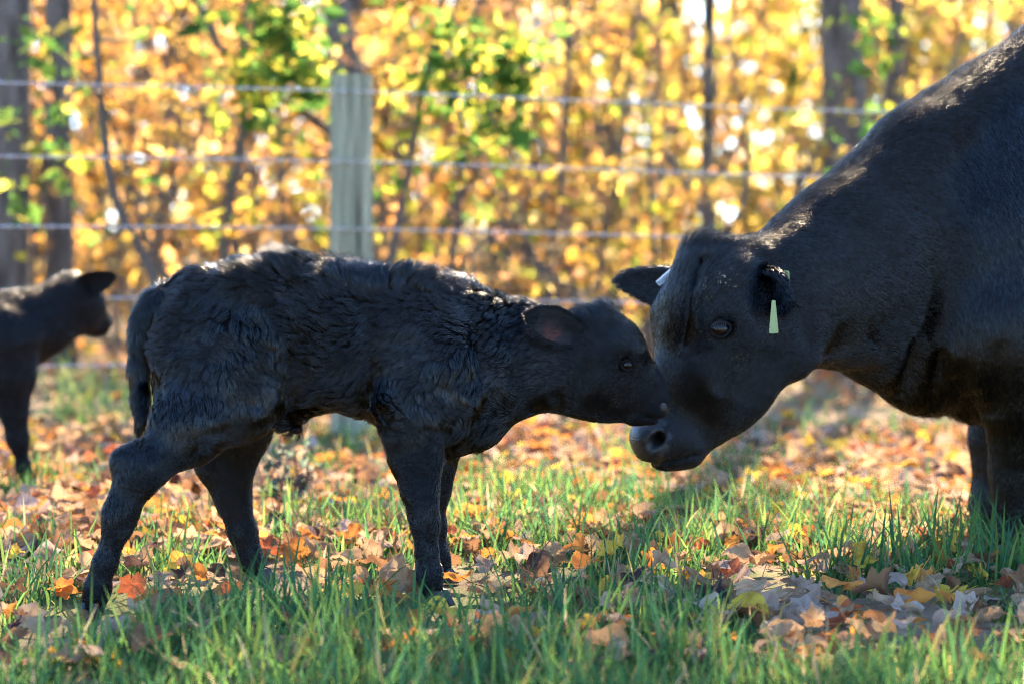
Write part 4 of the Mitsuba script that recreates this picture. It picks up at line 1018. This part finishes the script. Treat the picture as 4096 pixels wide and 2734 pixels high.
# taller tufts
cs = []
for cx, cy, m, hh, sp in [(*(0.1247,5.9,0.004243)[:2], 90, .15, .10), (*(0.06094,6,0.01437)[:2], 60, .12, .08), (*(0.1936,5.7,0.007135)[:2], 60, .12, .09), (*(0.5934,5.35,-0.008899)[:2], 60, .17, .09), (*(0.7144,4.9,-0.01179)[:2], 110, .15, .08),
                          (*(0.976,5,0.01959)[:2], 80, .19, .09), (*(1.006,4.75,0.00149)[:2], 120, .16, .09), (*(0.8648,5.1,-0.003576)[:2], 60, .14, .09), (*(0.4069,5.1,-0.003576)[:2], 50, .14, .08), (*(-0.1634,4.15,-0.01651)[:2], 70, .13, .08), (*(-0.3871,4.1,-0.007781)[:2], 60, .13, .07),
                          (*(-1.478,8.3,0.02266)[:2], 70, .26, .16), (*(-1.437,8.6,0.0294)[:2], 60, .3, .2), (*(-0.573,7.75,0.01836)[:2], 50, .07, .12), (*(-0.4314,7.75,0.01125)[:2], 50, .12, .1), (*(0.4878,8.2,0.0008608)[:2], 50, .16, .2), (*(1.328,8.3,0.00745)[:2], 60, .16, .2), (*(0.7976,8,0.003443)[:2], 60, .16, .22)]:
    p = np.stack([R4.normal(cx, sp, m), R4.normal(cy, sp, m)], -1)
    cs.append((p, hh * R4.uniform(.5, 1.1, m)))
p = np.vstack([c[0] for c in cs]); h = np.concatenate([c[1] for c in cs]); n = len(p)
col = gc[R4.choice(4, n)] * R4.uniform(.8, 1.2, (n, 1))
v, f, c = blades(np.c_[p, gz(p[:, 0], p[:, 1]) - .004], h, R4.uniform(.004, .0075, n), R4, col, .35)
add('tall_grass', (v, f), 'grass_blade', 'taller tufts of green grass standing in the pasture', kind='stuff', smooth=False, color=c)

# ------------------------------------------------------------------ fallen leaves
def leaf_shape(r, pts=44, lobes=5, curl=1.0):
    """A lobed, curled, blotched dry leaf about one metre across (scaled when laid); returns vertices, faces, a blotch value per vertex."""
    th = np.linspace(0, 2 * np.pi, pts, endpoint=False)
    a = (th + np.pi) % (2 * np.pi) - np.pi
    rad = .30 + .0 * a
    for c, wd, am in ((0, .42, .22), (.95, .38, .15), (-.95, .38, .15), (1.85, .35, .08), (-1.85, .35, .08)) if lobes == 5 else ((0, .5, .24), (1.2, .5, .08), (-1.2, .5, .08)):
        rad = rad + am * np.exp(-((a - c) / wd) ** 2 * 2)
    rad = rad * (1 - .32 * np.exp(-((np.abs(a) - np.pi) / .3) ** 2)) * (1 + .09 * np.sin(a * 17 + r.random() * 6) + r.normal(0, .035, pts))
    rings = [np.zeros((1, 2))] + [np.stack([np.cos(th), np.sin(th)], -1) * rad[:, None] * k for k in ((.36, .7, 1.0) if pts > 30 else (.5, 1.0))]
    v2 = np.vstack(rings)
    f = [[0, 1 + j, 1 + (j + 1) % pts] for j in range(pts)]
    for q0 in range(len(rings) - 2):
        for j in range(pts):
            a0, b0 = 1 + q0 * pts + j, 1 + q0 * pts + (j + 1) % pts
            f += [[a0, a0 + pts, b0 + pts], [a0, b0 + pts, b0]]
    x, y = v2[:, 0], v2[:, 1]
    q = np.stack([x * 2.2 + r.random() * 50, y * 2.2 + r.random() * 50, 0 * x], -1)
    z = (meshkit.fbm(q, 2, 3) - .5) * .50 * curl + (meshkit.fbm(q * 3.1, 2, 6) - .5) * .16
    k1, k2, ph = r.uniform(.2, 1.1) * curl, r.uniform(-.3, .6) * curl, r.uniform(0, np.pi)
    u = x * np.cos(ph) + y * np.sin(ph)
    z = z + k1 * u * u + k2 * (y * y)
    z = z - .05 * np.exp(-(np.abs(y) / .03)) 
    v = np.stack([x, y, z], -1)
    st = tube(np.array([[-.2, 0, z[0]], [-.45, .02, z[0] + .02], [-.75, .08, z[0] + .1]]), [.012, .01, .008], 4)
    vv, ff = join([(v, np.array(f)), st])
    b = meshkit.fbm(np.stack([vv[:, 0] * 4 + r.random() * 99, vv[:, 1] * 4, vv[:, 2] * 0], -1), 3, 8)
    return vv, ff, b

DRY = {  # base, blotch
    'tan': ((.41, .27, .155), (.26, .15, .08)), 'pinkish grey': ((.37, .265, .20), (.25, .17, .125)), 'brown': ((.25, .13, .065), (.13, .07, .04)),
    'orange': ((.58, .25, .055), (.40, .13, .04)), 'yellow': ((.66, .45, .06), (.45, .24, .05)), 'dark brown': ((.10, .06, .05), (.05, .03, .03)), 'rusty red': ((.42, .12, .05), (.22, .07, .04))}
PROB = {'tan': .27, 'pinkish grey': .14, 'brown': .20, 'orange': .17, 'yellow': .09, 'dark brown': .06, 'rusty red': .07}
R5 = np.random.default_rng(505)
def tinted(shape, colour):
    v, f, b = shape
    c0, c1 = map(np.array, DRY[colour])
    t = np.clip((b - .42) / .25, 0, 1)[:, None]
    return v, f, c0 * (1 - t) + c1 * t

SHAPES_HI = [leaf_shape(R5, 44, 5, R5.uniform(.7, 2.0)) for i in range(10)]
SHAPES_LO = [leaf_shape(R5, 15, 5, R5.uniform(.5, 1.4)) for i in range(8)]
LEAFPLY = {}
for cname in DRY:
    for i, s in enumerate(SHAPES_HI):
        v, f, c = tinted(s, cname)
        LEAFPLY[cname, i] = mikit.ply((v, f), 'dry_leaf', smooth=True, color=c)

def lay(x, y, z, r, scale, tilt):
    M = trimesh.transformations.euler_matrix(r.normal(0, tilt), r.normal(0, tilt), r.uniform(0, 2 * np.pi), 'sxyz')[:3, :3] * scale
    return M, np.array([x, y, z])

def legs_clear(x, y):
    feet = [(-0.7838,4.45,-0.003139), (-0.5085,4.78,0.01025), (-0.1449,4.53,0.0007946), (-0.1365,4.76,0.01316), (1.102,5.14,0.009777), (1.094,5.53,0.002605), (-1.31,6.45,0.009756)]
    return all((x - a) ** 2 + (y - b) ** 2 > .06 ** 2 and not (abs(x - a) < .07 and -.40 < y - b < 0) for a, b, _ in feet)

def whereabouts(x, y):
    u = 512 + x / y * 2392
    if y < 4.25:
        return 'in the shaded foreground, ' + ('bottom left' if u < 340 else 'bottom right' if u > 690 else 'bottom middle')
    if u < 95: return 'in grass left of the hind hooves of the calf'
    if u < 265 and y < 5: return 'beside the hind hooves of the calf'
    if u < 265: return 'on the litter behind the hind legs of the calf'
    if u < 410: return 'between the hind and fore legs of the calf'
    if u < 460 and y < 5: return 'by the fore hooves of the calf'
    if u < 640: return 'in grass below the head of the calf'
    if u < 830: return 'in grass below the muzzle of the cow'
    if u < 930: return "in grass between the cow's muzzle and fore hooves"
    return 'in grass at the fore hooves of the cow'

names, probs = list(PROB), np.array(list(PROB.values()))
cand = []
tries = 0
while len(cand) < 300 and tries < 5000:
    tries += 1
    y = 3.72 + 2.1 * R5.random() ** .85; x = R5.uniform(-1.02, 1.02) * .214 * y
    if legs_clear(x, y) and all((x - a) ** 2 + (y - b) ** 2 > .055 ** 2 for a, b in cand): cand.append((x, y))
cand = np.array(cand)
for x, y, z0 in np.c_[cand, gz(cand[:, 0], cand[:, 1])]:
    cn = names[R5.choice(len(names), p=probs / probs.sum())]
    i = int(R5.integers(0, len(SHAPES_HI)))
    sc = R5.uniform(.034, .060) if y < 4.35 else R5.uniform(.045, .085)
    M, o = lay(x, y, z0, R5, sc, .62)
    o[2] += sc * .14 + R5.uniform(.012, .045)
    A = np.eye(4); A[:3, :3] = M; A[:3, 3] = o
    where = whereabouts(x, y)
    k = thing('fallen_leaf', f'{cn} fallen leaf lying {where}', 'leaf', f'{cn} fallen leaves {where}')
    scene[k] = {**LEAFPLY[cn, i], 'to_world': T(A.tolist())}

ps, fs, cs, at = [], [], [], 0
M2 = 7000
y = np.r_[R5.uniform(5.1, 8.6, int(M2 * .64)), R5.uniform(9.0, 15, int(M2 * .20)), R5.uniform(3.7, 5.4, int(M2 * .08))]
x = R5.uniform(-1.1, 1.1, len(y)) * (.214 * y + .05)
LITTER = R5.choice(len(names), len(x), p=[.37, .20, .21, .10, .04, .04, .04])
for a, b, z0, ci in zip(x, y, gz(x, y), LITTER):
    cn = names[ci]
    if not legs_clear(a, b) and R5.random() < .85: continue
    s = SHAPES_LO[R5.integers(0, len(SHAPES_LO))]
    v, f, c = tinted(s, cn)
    sc = R5.uniform(.05, .10)
    M, o = lay(a, b, z0, R5, sc, .40)
    o[2] += sc * .16 + R5.uniform(0, .03)
    ps.append(v @ M.T + o); fs.append(f + at); cs.append(c * R5.uniform(.9, 1.4)); at += len(v)
add('leaf_litter', (np.vstack(ps), np.vstack(fs)), 'dry_leaf', 'thick litter of tan, orange and brown fallen leaves between the grass and the fence', kind='stuff', smooth=True, color=np.clip(np.vstack(cs), 0, 1))

# ------------------------------------------------------------------ the small woody plant behind the calf
t = thing('small_bush', 'small grey green bush with reddish stems seen under the belly of the calf', 'bush')
R6 = np.random.default_rng(606)
root = np.array((-0.5919,6.05,-0.0003024)); root[2] = gz(root[0], root[1])
lf = []
for e in ((-0.6169,6,0.1686), (-0.5959,6.1,0.182), (-0.5469,6.05,0.153), (-0.504,6,0.1466), (-0.6454,6.1,0.09804), (-0.5317,6,0.09703)):
    ln = bent(root + np.r_[R6.normal(0, .012, 2), -.01], e, R6, 7, .07)
    parts = [tube(ln, np.linspace(.0045, .002, 7), 6)]
    for _ in range(7):
        a = ln[R6.integers(2, 7)]; d = nrm(R6.normal(0, 1, 3) + [0, 0, .4]) * R6.uniform(.02, .06)
        tw = bent(a, a + d, R6, 4, .05); parts.append(tube(tw, [.0016, .0014, .0012, .001], 4)); lf.append(tw)
    add(t + '__stem', join(parts), 'red_twig', smooth=True)
tw = np.array(lf); n = 190
pos = tw[R6.integers(0, len(tw), n), R6.integers(1, 4, n)] + R6.normal(0, .006, (n, 3))
cc = np.array([(.10, .145, .115), (.14, .18, .145), (.085, .12, .09), (.20, .17, .13)])[R6.integers(0, 4, n)]
v, f, c = leaf_cloud(pos, np.full(n, .024), R6, cc, hang=.1)
add(t + '__foliage', (v, f), 'leaf', smooth=False, color=c)
